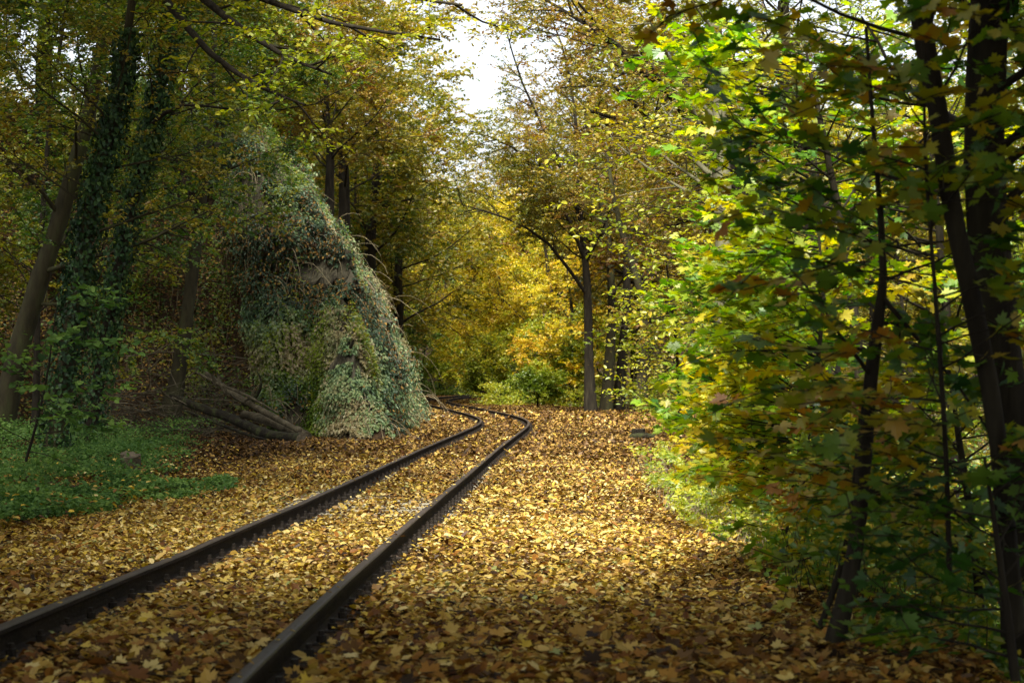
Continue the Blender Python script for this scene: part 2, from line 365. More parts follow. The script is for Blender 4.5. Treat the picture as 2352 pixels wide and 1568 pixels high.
# ------------------------------------------------------------------ railway track
root = empty('railway_track', (TRK[20, 0], TRK[20, 1], 0), 'single railway track curving away through fallen leaves', 'railway track')
org = np.array(root.location)
prof = [(-.070, 0), (.070, 0), (.070, .012), (.020, .026), (.009, .040), (.008, .118), (.016, .128), (.036, .136), (.036, .160), (.030, .169), (.018, .172),
        (-.018, .172), (-.030, .169), (-.036, .160), (-.036, .136), (-.016, .128), (-.008, .118), (-.009, .040), (-.020, .026), (-.070, .012)]
prof = np.array(prof)
sl = TRK[:, 1] < 175
def rail(off):
    C = TRK[sl] + TN[sl] * off; z = railtop(C[:, 1])
    n = len(C); k = len(prof)
    V = np.zeros((n, k, 3)); V[:, :, 0] = C[:, None, 0] + TN[sl][:, None, 0] * prof[None, :, 0]
    V[:, :, 1] = C[:, None, 1] + TN[sl][:, None, 1] * prof[None, :, 0]; V[:, :, 2] = z[:, None] - .172 + prof[None, :, 1]
    b = (np.arange(n - 1) * k)[:, None]; j = np.arange(k)[None]; j2 = (j + 1) % k
    top = (j >= 8) & (j <= 12) & (b >= 0)
    Fq = np.stack([b + j, b + j2, b + k + j2, b + k + j], -1)[:, :, ::-1]
    top = np.broadcast_to(top, Fq.shape[:2])
    V = V.reshape(-1, 3)
    return build('rail', [(V, Fq[~top], .5, 0), (V, Fq[top], .5, 1)], [M['rail'], M['rail_top']], root, org)
rail(-.752); rail(.752)
def boxv(cx, cy, cz, hx, hy, hz, ax, ay, b=.0):
    """box aligned to the directions ax, ay with chamfered top"""
    P = []
    for z, sh in ((-hz, 0), (hz - b, 0), (hz, b)):
        for sx, sy in ((-1, -1), (1, -1), (1, 1), (-1, 1)):
            P.append([cx + ax[0] * sx * (hx - sh) + ay[0] * sy * (hy - sh), cy + ax[1] * sx * (hx - sh) + ay[1] * sy * (hy - sh), cz + z])
    Fb = [(3, 2, 1, 0), (8, 9, 10, 11)]
    for l in (0, 4):
        for i in range(4): Fb.append((l + i, l + (i + 1) % 4, l + 4 + (i + 1) % 4, l + 4 + i))
    return np.array(P), np.array(Fb)
def merge(lst):
    V = []; Fs = []; n = 0
    for a, b in lst: V.append(a); Fs.append(b + n); n += len(a)
    return np.concatenate(V), np.concatenate(Fs)
def bolt(x, y, z, r, h, ax, ay):
    a = np.arange(6) * math.pi / 3
    ring = [(np.cos(a) * rr, np.sin(a) * rr, np.full(6, hh)) for rr, hh in ((r, 0), (r, h * .6), (r * .62, h * .62), (r * .62, h), )]
    P = np.concatenate([np.stack([x + c * ax[0] + s * ay[0], y + c * ax[1] + s * ay[1], z + hh], 1) for c, s, hh in ring])
    Fb = [(l + i, l + (i + 1) % 6, l + 6 + (i + 1) % 6, l + 6 + i) for l in (0, 6, 12) for i in range(6)] + [(18, 19, 20, 21), (18, 21, 22, 23)]
    return P, np.array(Fb)
rngs = np.random.default_rng(5)
nsl = 0; far_s = []; far_f = []
step = 2; k = 0
sl_idx = np.arange(14, len(TRK), 2)
for i in sl_idx:
    c = TRK[i]; a = TN[i]; b = TT[i]
    if c[1] < 6.5 or c[1] > 150: continue
    z = float(railtop(c[1])) - .185
    bx = boxv(c[0] + rngs.normal() * .02, c[1], z - .10, 1.25, .125, .10, a, b, .012)
    fl = []
    for s in (-1, 1):
        p = c + a * s * .752
        fl.append(boxv(p[0], p[1], z + .006, .17, .08, .008, a, b, .003))
        for q in (-1, 1):
            pc = p + a * q * .085
            fl.append(boxv(pc[0], pc[1], z + .032, .035, .045, .018, a, b, .008))
            pb = p + a * q * .095; fl.append(bolt(pb[0], pb[1], z + .045, .027, .068, a, b))
            for e in (-1, 1):
                pe = p + a * q * .145 + b * e * .05; fl.append(bolt(pe[0], pe[1], z + .014, .016, .03, a, b))
    if nsl < 100:
        so = build('sleeper', [(*bx, .5, 0)], M['sleeper'], root, org)
        if c[1] < 60:
            h1 = [f_ for f_ in fl[:len(fl) // 2]]; h2 = fl[len(fl) // 2:]
            for hh in (h1, h2):
                fo = build('rail_fastening', [(*merge(hh), .5, 0)], M['iron'], None, org)
                fo.parent = so; fo.location = (0, 0, 0)
        else: far_f += fl
    else: far_s.append(bx); far_f += fl
    nsl += 1
o = build('sleeper', [(*merge(far_s), .5, 0)], M['sleeper'], root, org); o['kind'] = 'stuff'
o = build('rail_fastening', [(*merge(far_f), .5, 0)], M['iron'], root, org); o['kind'] = 'stuff'

# ------------------------------------------------------------------ fallen leaves
def in_view(x, y, pad=.6): return np.abs(x) < (.268 * y + pad)
def scatter_flat(rng, n, x0, x1, y0, y1, power=1.0):
    u = rng.random(n); y = (y0 ** power + (y1 ** power - y0 ** power) * u) ** (1 / power); x = x0 + (x1 - x0) * rng.random(n)
    m = in_view(x, y); return x[m], y[m]
def track_off(x, y):
    i = np.clip(np.searchsorted(TRK[:, 1], y), 1, len(TRK) - 1); return (x - TRK[i, 0]) * TN[i, 0] + (y - TRK[i, 1]) * TN[i, 1]
def litter(seed, dens, y0, y1, size, T, hump=.03, tilt=.35):
    rng = np.random.default_rng(seed); lst = []
    w_ = .268 * y1 + .6; x0, x1 = max(-w_, -16), min(w_, 9)
    x, y = scatter_flat(rng, int(dens * (x1 - x0) * (y1 - y0)), x0, x1, y0, y1)
    d, wt = foot_dist(x, y); to = track_off(x, y); ao = np.abs(to)
    rr = rng.random(len(x))
    keep = (np.abs(ao - .752) > .10) & ((np.abs(ao - .752) > .20) | (rr < .2)) & (d < .3)
    nearrail = np.abs(ao - .752) < .26
    bald = (ao < .62) * np.exp(-((y - 23.5) / 3.2) ** 2) * (.35 + .9 * fbm(x, y, .8, 77))
    bald2 = np.exp(-((to + 1.05) / .22) ** 2) * np.exp(-((y - 24.5) / 4.5) ** 2) * 1.25
    bald3 = np.exp(-((to - 1.25) / .5) ** 2) * np.exp(-((y - 21) / 2.5) ** 2) * .6
    keep &= rng.random(len(x)) > np.clip(np.maximum(np.maximum(bald, bald2), bald3), 0, .9)
    e = x - np.interp(y, EDGEZ, EDGEX); keep &= (e < .4 + .8 * rng.random(len(x)))
    keep &= (e < 2.5)
    x, y, to, ao, e = x[keep], y[keep], to[keep], ao[keep], e[keep]; n = len(x)
    z = ground_h(x, y) + .004 + rng.random(n) ** 2 * hump + .05 * np.maximum(0, fbm(x, y, .5, 88) - .5) * 2 - .015 * (np.abs(np.abs(to) - .752) < .26)
    N = np.stack([rng.normal(size=n) * tilt, rng.normal(size=n) * tilt, np.ones(n)], 1)
    a = rng.random(n) * 2 * math.pi; D = np.stack([np.cos(a), np.sin(a), np.zeros(n)], 1)
    S = size * np.clip(np.exp(rng.normal(size=n) * .32), .45, 2.0)
    pat = fbm(x, y, 1.6, 51) * .6 + fbm(x, y, .35, 52) * .4
    # real leaf kinds by place: gold near the middle, brown beyond 35 m and at the slope edge, orange maple by the bottom
    brown = sstep(29, 42, y) * .8 + sstep(-.8, .4, e) * .35 + sstep(.46, .58, pat) * .55 + .12 + .5 * sstep(-3.2, -5.5, x) * sstep(24, 32, y)
    orange = sstep(13, 8.5, y) * .55 + .10
    q = rng.random(n); kb = q < brown * .8; ko = (~kb) & (rng.random(n) < orange)
    kg = ~(kb | ko)
    P = np.stack([x, y, z], 1); out = []
    for kk, mi in ((kg, 0), (kb, 1), (ko, 2)):
        r = np.clip(rng.random(n) ** (1 - .32 * np.exp(-((y - 20) / 7) ** 2)) - .25 * sstep(-4, -6, x), 0, 1)  # leaf tone raised in the mid band, putting the pool of light into colour
        out.append(leaves(T, P[kk], N[kk], D[kk], (S * (1.3 if mi == 2 and size < .058 else 1))[kk], r[kk], mi, squash=.6 + .5 * rng.random(kk.sum())))
    return out
ch = []
ch += litter(1, 2700, 6.6, 13, .044, T_OV, tilt=.4, hump=.035)
ch += litter(2, 2000, 13, 22, .046, T_OV, tilt=.42, hump=.035)
ch += litter(3, 1100, 22, 36, .052, T_OV, tilt=.5)
ch += litter(4, 380, 36, 62, .075, T_RH, tilt=.55)
ch += litter(5, 130, 62, 95, .11, T_RH, tilt=.5, hump=.04)
ch += litter(6, 90, 95, 160, .10, T_RH, tilt=.15, hump=.01)
# leaves caught on the rail heads and on the nettle bed
rng = np.random.default_rng(17); n = 170; i = rng.integers(20, 150, n); sgn = np.where(rng.random(n) < .5, -1, 1); off = sgn * .752 + rng.normal(size=n) * .02
x = TRK[i, 0] + TN[i, 0] * off; y = TRK[i, 1] + rng.random(n) * .3; a = rng.random(n) * 6.28
ch.append(leaves(T_OV, np.stack([x, y, railtop(y) + .006], 1), np.stack([rng.normal(size=n) * .2, rng.normal(size=n) * .2, np.ones(n)], 1), np.stack([np.cos(a), np.sin(a), 0 * a], 1), .03 + .03 * rng.random(n), .3 + .7 * rng.random(n), 0))
n = 2600; x = -9 + 5 * rng.random(n); y = 17 + 20 * rng.random(n); k = x < -4.0 - .10 * np.abs(y - 25); x, y = x[k], y[k]; n = len(x); a = rng.random(n) * 6.28
ch.append(leaves(T_OV, np.stack([x, y, ground_h(x, y) + .05 + .3 * rng.random(n)], 1), np.stack([rng.normal(size=n) * .4, rng.normal(size=n) * .4, np.ones(n)], 1), np.stack([np.cos(a), np.sin(a), 0 * a], 1), .05 + .03 * rng.random(n), rng.random(n), 0))
build_l = build('fallen_leaves', ch, [M['litter'], M['litter_brown'], M['litter_orange']]); tagit(build_l, 'thick carpet of yellow and brown fallen leaves over the ground', 'fallen leaves', kind='stuff')
def maple_litter(seed, n, y0, y1, size):
    rng = np.random.default_rng(seed); u = rng.random(n); y = y0 + (y1 - y0) * u ** 1.6; x = (rng.random(n) * 2 - 1) * (.27 * y + .2)
    to = np.abs(track_off(x, y)); k = (np.abs(to - .752) > .13) & (x < np.interp(y, EDGEZ, EDGEX) + .5) & (x > -4.4); x, y = x[k], y[k]; n = len(x)
    z = ground_h(x, y) + .02 + rng.random(n) * .03
    N = np.stack([rng.normal(size=n) * .5, rng.normal(size=n) * .5 - .2, np.ones(n)], 1); a = rng.random(n) * 6.28
    D = np.stack([np.cos(a), np.sin(a), np.zeros(n)], 1); S = size * (.6 + .7 * rng.random(n)); P = np.stack([x, y, z], 1); sel = rng.random(n)
    o = []
    for lo, hi, mi in ((0, .45, 2), (.45, .8, 0), (.8, 1.01, 1)):
        kk = (sel >= lo) & (sel < hi); o.append(leaves(T_MP, P[kk], N[kk], D[kk], S[kk], rng.random(kk.sum()), mi))
    return o
ch = maple_litter(11, 3000, 6.8, 10.8, .068) + maple_litter(12, 900, 10, 26, .055)
o = build('fallen_maple_leaves', ch, [M['litter'], M['litter_brown'], M['litter_orange']]); tagit(o, 'larger orange and tan maple leaves lying in the foreground litter', 'fallen leaves', kind='stuff')
rng = np.random.default_rng(19); n = 900; y = 7.5 + 50 * rng.random(n) ** 1.5; x = (rng.random(n) * 2 - 1) * (.27 * y + .3); k = (x < np.interp(y, EDGEZ, EDGEX) + .5) & (x > -7) & (y < 46) & (np.abs(np.abs(track_off(x, y)) - .752) > .15)
x, y = x[k], y[k]; n = len(x); a = rng.random(n) * 3.14; L_ = .05 + .22 * rng.random(n) ** 2; zz = ground_h(x, y) + .045
Pt = np.stack([np.stack([x + np.cos(a) * L_ * t + .02 * np.sin(a) * (t * t), y + np.sin(a) * L_ * t, zz + rng.random(n) * .02 * t], 1) for t in (-1, 0, 1)], 1)
o = build('fallen_twigs', [tubes(Pt, np.tile([.004, .0035, .002], (n, 1)), 4)], M['twig']); tagit(o, 'small dead twigs scattered over the leaf carpet', 'twigs', kind='stuff')
# bare stones showing beside the left rail and between the sleepers
rng = np.random.default_rng(8); n = 6000
y = 17 + rng.random(n) * 16; to = np.where(rng.random(n) < .6, -1.05 + rng.normal(size=n) * .16, rng.normal(size=n) * .9)
i = np.searchsorted(TRK[:, 1], y); x = TRK[i, 0] + TN[i, 0] * to; kk = np.abs(np.abs(to) - .752) > .12; x, y = x[kk], y[kk]; n = len(x)
OC = np.array([[1, 0, 0], [0, 1, 0], [-1, 0, 0], [0, -1, 0], [0, 0, .8], [0, 0, -.8]]); OF = np.array([[0, 1, 4], [1, 2, 4], [2, 3, 4], [3, 0, 4], [1, 0, 5], [2, 1, 5], [3, 2, 5], [0, 3, 5]])
a = rng.random(n) * 6.28
st = leaves((OC, OF), np.stack([x, y, ground_h(x, y) + .003], 1), np.stack([rng.normal(size=n) * .4, rng.normal(size=n) * .4, np.ones(n)], 1), np.stack([np.cos(a), np.sin(a), 0 * a], 1), .012 + .02 * rng.random(n), rng.random(n), 0, squash=.7 + .6 * rng.random(n))
o = build('ballast', [st], M['ballast']); tagit(o, 'pale grey stones showing beside and between the rails', 'ballast', kind='stuff')

# ------------------------------------------------------------------ cliff cover
def on_cliff(rng, n, zmax=16):
    A = CLV[CLF]; c = A.mean(1); nn = np.cross(A[:, 2] - A[:, 0], A[:, 3] - A[:, 1]); ar = np.linalg.norm(nn, axis=1) * .5; nn = nrm(nn)
    nn *= np.sign((nn * np.array([[.3, -1.0, .6]])).sum(1, keepdims=True) + 1e-9)
    view = nrm(np.array([[0, 0, CAMZ]]) - c); fac = (nn * view).sum(1)
    wgt = ar * np.clip(fac + .05, .0, 1) * (c[:, 2] < zmax) / (c[:, 1] / 50) ** 1.6
    i = rng.choice(len(c), n, p=wgt / wgt.sum()); u, v_ = rng.random(n)[:, None], rng.random(n)[:, None]
    P = (A[i, 0] * (1 - u) + A[i, 1] * u) * (1 - v_) + (A[i, 3] * (1 - u) + A[i, 2] * u) * v_
    return P, nn[i]
rng = np.random.default_rng(20)
P, N = on_cliff(rng, 260000)
c1 = fbm(P[:, 1] * .8 + P[:, 0], P[:, 2], 2.2, 5); c2 = fbm(P[:, 1] * .8 + P[:, 0], P[:, 2], .9, 6)
keep = (c2 + (c1 - .47) * .4 > .28) ; P, N, c1, c2 = P[keep], N[keep], c1[keep], c2[keep]; n = len(P)
puff = np.maximum(0, c2 - .42) * 1.6
P = P + N * (.03 + rng.random(n)[:, None] * (.10 + puff[:, None]))
D = np.tile(np.array([[.25, -.15, -1.0]]), (n, 1)) + rng.normal(size=(n, 3)) * .5
NN = N + rng.normal(size=(n, 3)) * .45 + np.array([.0, -.1, .35])
r = np.clip(.12 + (c1 - .47) * 3.0 + (fbm(P[:, 0] * 2 + P[:, 1], P[:, 2] * 2, .7, 8) - .47) * 1.2 + rng.random(n) * .6, 0, 1)
lowgreen = sstep(3.0, .6, P[:, 2]) * (rng.random(n) < .6)
mossy = (sstep(-4.6, -5.4, P[:, 0]) * sstep(56, 51, P[:, 1]) * sstep(4.2, 2.6, P[:, 2]) > rng.random(n) * .9)
browns = (~mossy) & (rng.random(n) < sstep(.44, .32, c1) * .35 + .02)
rest = ~(mossy | browns)
S = .088 * (.5 + .9 * rng.random(n))
chs = [leaves(T_OV, P[rest], NN[rest], D[rest], S[rest] * 1.0, r[rest], 0), leaves(T_RH, P[mossy], NN[mossy], D[mossy], S[mossy] * .9, r[mossy], 1), leaves(T_OV, P[browns], NN[browns], D[browns], S[browns], rng.random(browns.sum()), 2)]
o = build('ivy', chs, [M['ivy'], M['moss'], M['litter_brown']]); tagit(o, 'grey green ivy and creepers hanging over the rock face', 'ivy', kind='stuff')
# dry hanging stems on the cliff
P, N = on_cliff(rng, 420, 9); n = len(P); m = 7
d = np.tile(np.array([[.2, -.45, .35]]), (n, 1)) + rng.normal(size=(n, 3)) * .35; ln = .6 + 1.6 * rng.random(n)
Pl = [P + N * .08]; dd = nrm(d)
for k_ in range(m - 1): dd = nrm(dd + np.array([0, 0, -.38]) + rng.normal(size=dd.shape) * .12); Pl.append(Pl[-1] + dd * (ln / (m - 1))[:, None])
Pl = np.stack(Pl, 1); rad = np.linspace(.011, .004, m)[None] * (.6 + .8 * rng.random((n, 1)))
o = build('dry_creeper_stems', [tubes(Pl, rad, 3)], M['twig_pale']); tagit(o, 'bare straw coloured creeper stems arching over the cliff', 'creeper stems', kind='stuff')

CLIFF_TUFTS = True
# leaves on the wooded banks left of the cliff and beyond
def bank_leaves(name, label, seed, n, x0, x1, y0, y1, size, mats, mix=.15):
    rng = np.random.default_rng(seed); x = x0 + (x1 - x0) * rng.random(n); y = y0 + (y1 - y0) * rng.random(n)
    d, wt = foot_dist(x, y); k = (d > -.5) & (wt < .5) & in_view(x, y, 2); x, y = x[k], y[k]; n = len(x)
    z = ground_h(x, y) + .02 + rng.random(n) * .07
    N = np.stack([rng.normal(size=n) * .5 + .2, rng.normal(size=n) * .5 - .4, np.ones(n)], 1); a = rng.random(n) * 6.28
    D = np.stack([np.cos(a), np.sin(a), -.4 + 0 * a], 1); P = np.stack([x, y, z], 1); q = rng.random(n) < mix
    o = build(name, [leaves(T_RH, P[~q], N[~q], D[~q], size * (.6 + .8 * rng.random((~q).sum())), rng.random((~q).sum()), 0), leaves(T_RH, P[q], N[q], D[q], size * (.6 + .8 * rng.random(q.sum())), rng.random(q.sum()), 1)], mats)
    return tagit(o, label, 'fallen leaves', kind='stuff')
bank_leaves('bank_leaves', 'reddish brown dead leaves covering the slope left of the cliff', 31, 140000, -22, -5, 44, 72, .10, [M['litter_brown'], M['green']], .12)

# ------------------------------------------------------------------ trees
def make_tree(name, label, trunk, rad, seed, n1=14, t0=.35, t1=.98, L1=4.0, ang=1.1, n2=7, L2=1.8, n3=7, L3=.7, per=12, size=.09, leaf='olive', bark='bark', flat=.5,
              trop=(0, 0, .25), trop2=(0, 0, -.1), az=None, T=T_RH, tilt=.6, cat='tree', group=None, taper1=.45, origin=None, ivy=0, extra=None, limb_r=.30, twigmat='twig', rlo=0, rhi=1., wob=.1):
    rng = np.random.default_rng(seed)
    tk = smooth_poly(trunk, 14)[None]
    tr = np.interp(np.linspace(0, 1, 14), np.linspace(0, 1, len(rad)), rad)[None]
    B1, l1, t1_ = spawn(rng, tk, n1, t0, t1, ang, L1, 1.0, trop, wob, 7, taper1, az)
    if extra is not None:
        ex = np.stack([smooth_poly(e, 7) for e in extra]); B1 = np.concatenate([B1, ex]); l1 = np.concatenate([l1, np.linalg.norm(ex[:, -1] - ex[:, 0], axis=1)]); t1_ = np.concatenate([t1_, np.full(len(ex), .3)])
    B2, l2, t2_ = spawn(rng, B1, n2, .22, 1.0, .85, L2, flat, trop2, wob * 1.1, 5, .45)
    B3, l3, t3_ = spawn(rng, B2, n3, .15, 1.0, .8, L3, flat, trop2, wob, 4, .3)
    rb = np.interp(t1_, np.linspace(0, 1, 14), tr[0]); r1 = np.maximum(rb * limb_r, .012) * np.clip(l1 / L1, .5, 1.3)
    r1 = np.minimum(r1, rb * .8)
    R1 = r1[:, None] * np.linspace(1, .25, 7)[None]
    R2 = np.repeat(r1, n2)[:, None] * .32 * np.linspace(1, .3, 5)[None]; R2 = np.maximum(R2, .004)
    R3 = np.full((len(B3), 4), .0035) * np.array([1, .9, .7, .4])[None] * max(1, size / .07)
    base = np.array(trunk[0], float) if origin is None else np.array(origin, float)
    rt = empty(name, base, label, cat, group)
    # flare and uneven girth
    V, Fq, r_, mi, sm_ = tubes(tk, tr * (1 + .25 * np.exp(-np.arange(14) / 1.2))[None], 12)
    V = V + (fbm(V[:, 0] * 3 + V[:, 2], V[:, 1] * 3 + V[:, 2] * .6, .5, seed) - .47)[:, None] * tr.max() * .35 * np.array([1, 1, 0])
    build('trunk', [(V, Fq, .5, 0, True), tubes(B1, R1, 6), tubes(B2, R2, 4)], [M[bark]], rt, base)
    build('crown', [tubes(B3, R3, 3), spray(rng, B3, per, size, tilt, T, rlo=rlo, rhi=rhi, mi=1)] + ([spray(rng, B2[:, 2:], max(4, per // 2), size, tilt, T, rlo=rlo, rhi=rhi, mi=1)]), [M[twigmat], M[leaf]], rt, base)
    if ivy:
        # ivy sleeve round the stem
        n = ivy; t = rng.random((1, n)) ** .8 * .95; Pc, Tg = sample_poly(tk, t); Pc = Pc[0]; a = rng.random(n) * 6.28
        rr = np.interp(t[0], np.linspace(0, 1, 14), tr[0]) + .03 + rng.random(n) * .18
        Nn = np.stack([np.cos(a), np.sin(a), 0 * a], 1)
        build('ivy', [leaves(T_HEART if size > .06 else T_RH, Pc + Nn * rr[:, None], Nn + rng.normal(size=(n, 3)) * .4, np.array([[0, 0, -1.]]) + rng.normal(size=(n, 3)) * .4, .062 * (.5 + .9 * rng.random(n)), rng.random(n), 0)], [M['ivy_dark']], rt, base)
    return rt
def copy_tree(src, loc, rz, s, label, cat=None, group=None):
    r = src.copy(); COL.objects.link(r); r.location = loc; r.rotation_euler = (0, 0, rz); r.scale = (s, s, s)
    r['label'] = label
    if group: r['group'] = group
    for ch_ in list(src.children):
        c = ch_.copy(); COL.objects.link(c); c.parent = r
    return r

def tp(*pts):  # trunk control points (x, y, Z)
    return [W(*p) for p in pts]

# --- right hand group of slim dark trunks on the leafy rise
GR = 'slim trunks on the leafy rise'
LEFTUP = (-1.2, -.2, .5)
make_tree('hornbeam_tree', 'slim dark trunk leftmost of the group on the leafy rise, limbs reaching left', tp((1357, 950, 84), (1352, 800, 84), (1348, 640, 84), (1335, 520, 84), (1328, 430, 83), (1318, 350, 83)), [.26, .19, .17, .14, .10, .04], 101,
          n1=17, t0=.42, L1=6.5, ang=1.0, az=LEFTUP, n2=9, L2=2.2, n3=8, L3=.9, per=14, size=.12, leaf='olive', bark='bark', trop=(0, 0, .3), group=GR, limb_r=.42, flat=.6,
          extra=[tp((1345, 600, 84), (1280, 450, 83), (1180, 340, 82), (1080, 300, 81)), tp((1340, 520, 84), (1270, 340, 83), (1200, 190, 82), (1160, 60, 81)), tp((1350, 680, 84), (1260, 560, 83), (1160, 500, 82), (1060, 470, 81)), tp((1335, 450, 84), (1320, 250, 83), (1290, 100, 83), (1240, -20, 82))])
make_tree('hornbeam_tree', 'pale streaked grey trunk second from left in the group on the leafy rise', tp((1392, 950, 86), (1402, 800, 86), (1405, 690, 86), (1398, 560, 86), (1370, 420, 86), (1345, 260, 86)), [.26, .22, .18, .15, .11, .05], 102,
          n1=15, t0=.4, L1=6, ang=.9, az=(-.8, .2, .6), n2=9, L2=2.2, n3=8, L3=.9, per=14, size=.12, leaf='olive_brown', bark='bark_moss', group=GR, limb_r=.4)
make_tree('hornbeam_tree', 'dark trunk leaning right, third from left in the group on the leafy rise', tp((1418, 950, 87), (1430, 820, 87), (1440, 680, 87), (1440, 540, 87), (1450, 380, 87), (1470, 200, 87)), [.28, .22, .18, .15, .11, .05], 103,
          n1=15, t0=.4, L1=5.5, ang=.9, az=(.2, .2, .6), n2=9, L2=2.2, n3=8, L3=.9, per=14, size=.12, leaf='olive', bark='bark', group=GR, limb_r=.4)
make_tree('hornbeam_tree', 'bowed trunk rightmost of the group on the leafy rise, upper part bending left', tp((1470, 930, 80), (1482, 800, 80), (1478, 700, 80), (1455, 610, 80), (1420, 500, 80), (1390, 330, 80)), [.26, .2, .18, .15, .11, .05], 104,
          n1=14, t0=.4, L1=5.5, ang=.9, az=(.3, -.2, .5), n2=9, L2=2.2, n3=8, L3=.9, per=14, size=.12, leaf='olive_brown', bark='bark_moss', group=GR, limb_r=.4)
# golden hornbeams and shrubs right of the far bend
GG = 'golden trees by the far bend'
make_tree('golden_tree', 'golden leaved tree with a black forked stem right of the far bend', tp((1250, 905, 112), (1258, 800, 112), (1275, 760, 112), (1262, 640, 112), (1240, 480, 112)), [.3, .22, .18, .12, .05], 111,
          n1=20, t0=.15, L1=4.5, ang=1.15, n2=9, L2=1.9, n3=8, L3=.8, per=15, size=.13, leaf='golden', flat=.6, group=GG)
make_tree('golden_tree', 'bright golden tree overhanging the track left of the black forked stem', tp((1165, 900, 122), (1160, 780, 122), (1150, 660, 122), (1120, 520, 122)), [.2, .14, .1, .04], 112,
          n1=20, t0=.1, L1=4.2, ang=1.2, n2=9, L2=1.8, n3=8, L3=.8, per=15, size=.13, leaf='golden', flat=.6, group=GG)
make_tree('golden_tree', 'orange gold tree between the black forked stem and the slim trunks', tp((1322, 925, 100), (1318, 800, 100), (1312, 700, 100), (1300, 600, 100)), [.16, .12, .08, .03], 113,
          n1=20, t0=.08, L1=3.2, ang=1.2, n2=8, L2=1.6, n3=8, L3=.7, per=15, size=.12, leaf='golden', flat=.6, group=GG, rlo=.3, rhi=1.1)
make_tree('golden_tree', 'taller olive gold tree rising behind the golden trees', tp((1200, 890, 150), (1190, 700, 150), (1170, 520, 150), (1165, 400, 150)), [.4, .3, .2, .05], 114,
          n1=20, t0=.2, L1=6, ang=1.1, n2=9, L2=2.4, n3=8, L3=1.0, per=15, size=.17, leaf='olive_brown', flat=.7, group=GG, rlo=0, rhi=.8)
GT = [o for o in bpy.data.objects if o.name.startswith('golden_tree') and o.parent is None]
copy_tree(GT[1], (-2.0, 137, gz(-2.0, 137)), 2.2, 1.25, 'golden tree directly behind the last visible stretch of rail', group=GG)
copy_tree(GT[1], (-5.8, 160, gz(-5.8, 160)), 4.0, 1.5, 'golden tree rising behind the bramble thicket', group=GG)
copy_tree(GT[0], (2.6, 118, gz(2.6, 118)), 1.2, 1.1, 'golden tree just right of the black forked stem', group=GG)
make_tree('leafy_shrub', 'pale lime shrub spilling towards the far rails', tp((1125, 925, 112), (1120, 890, 112), (1112, 850, 112), (1118, 800, 112)), [.06, .05, .03, .01], 115,
          n1=16, t0=.02, L1=1.6, ang=1.0, n2=7, L2=.9, n3=7, L3=.5, per=12, size=.10, leaf='yellowgreen', flat=.7, cat='shrub', az=(-.4, -.4, 0))
make_tree('leafy_shrub', 'fresh green shrub at the foot of the golden trees', tp((1235, 935, 96), (1235, 915, 96), (1238, 900, 96), (1240, 875, 96)), [.05, .04, .03, .01], 116,
          n1=16, t0=.02, L1=1.5, ang=1.0, n2=7, L2=.8, n3=7, L3=.45, per=12, size=.11, leaf='yellowgreen', flat=.7, cat='shrub', rlo=0, rhi=.6)
LS = [o for o in bpy.data.objects if o.name.startswith('leafy_shrub')][0]
for x, y, rz, sc_, lab in ((-1.2, 114, 1.0, 1.15, 'lime shrub second in the row right of the far rails'), (.3, 110, 2.1, 1.2, 'lime shrub third in the row right of the far rails'), (1.7, 108, 3.3, 1.3, 'lime shrub in front of the black forked stem'),
                          (3.0, 103, 4.2, 1.2, 'lime shrub left of the slim trunks'), (4.6, 99, 5.4, 1.3, 'lime shrub behind the slim trunks'), (-2.9, 152, .5, 1.8, 'tall lime shrub beyond the far rails, right of the brambles'), (-7.6, 158, 2.5, 2.0, 'tall lime shrub left of the brambles'), (-5.2, 172, 3.0, 2.4, 'tallest lime shrub behind the brambles')):
    copy_tree(LS, (x, y, gz(x, y)), rz, sc_, lab, group='lime shrubs by the far bend')
# --- arching dark limbs upper right
make_tree('beech_tree', 'beech whose dark limbs sweep up to the left across the upper middle', tp((1840, 900, 48), (1835, 700, 48), (1810, 560, 48), (1760, 440, 48), (1660, 330, 47), (1560, 230, 46), (1450, 140, 45), (1330, 5, 44)), [.30, .26, .22, .17, .13, .10, .07, .03], 121,
          n1=20, t0=.3, L1=4.2, ang=.75, az=(-.5, -.3, .2), n2=8, L2=1.5, n3=7, L3=.7, per=10, size=.085, leaf='olive_brown', bark='bark', T=T_OV, trop=(-.2, 0, .05), limb_r=.5,
          extra=[tp((1800, 520, 48), (1720, 430, 47), (1600, 300, 46), (1520, 190, 45), (1440, 60, 44)), tp((1760, 440, 48), (1600, 420, 47), (1480, 300, 46), (1340, 250, 45)), tp((1700, 380, 47), (1560, 330, 46), (1430, 210, 45), (1350, 170, 45)), tp((1560, 230, 46), (1440, 120, 45.5), (1340, 50, 45), (1240, -10, 45))])
make_tree('oak_tree', 'pale grey trunk glimpsed behind the bright maple leaves', tp((1670, 1050, 34), (1668, 800, 34), (1668, 560, 34), (1660, 440, 34), (1655, 250, 34), (1645, 60, 34), (1640, -120, 34)), [.22, .20, .19, .17, .13, .11, .06], 122,
          n1=14, t0=.42, L1=3.6, ang=1.0, n2=8, L2=1.4, n3=6, L3=.6, per=10, size=.085, leaf='olive', bark='bark_pale', T=T_OV, limb_r=.4,
          extra=[tp((1672, 500, 34), (1720, 470, 33.5), (1790, 440, 33), (1860, 430, 33))])
make_tree('beech_tree', 'tall dim trunk right of the pale grey trunk, high in the picture', tp((1900, 1000, 40), (1890, 700, 40), (1860, 400, 40), (1810, 200, 40), (1800, 0, 40)), [.3, .26, .2, .17, .12], 123,
          n1=18, t0=.35, L1=4.5, ang=1.0, n2=8, L2=1.7, n3=7, L3=.7, per=11, size=.09, leaf='yellowgreen', bark='bark', T=T_OV, limb_r=.35)
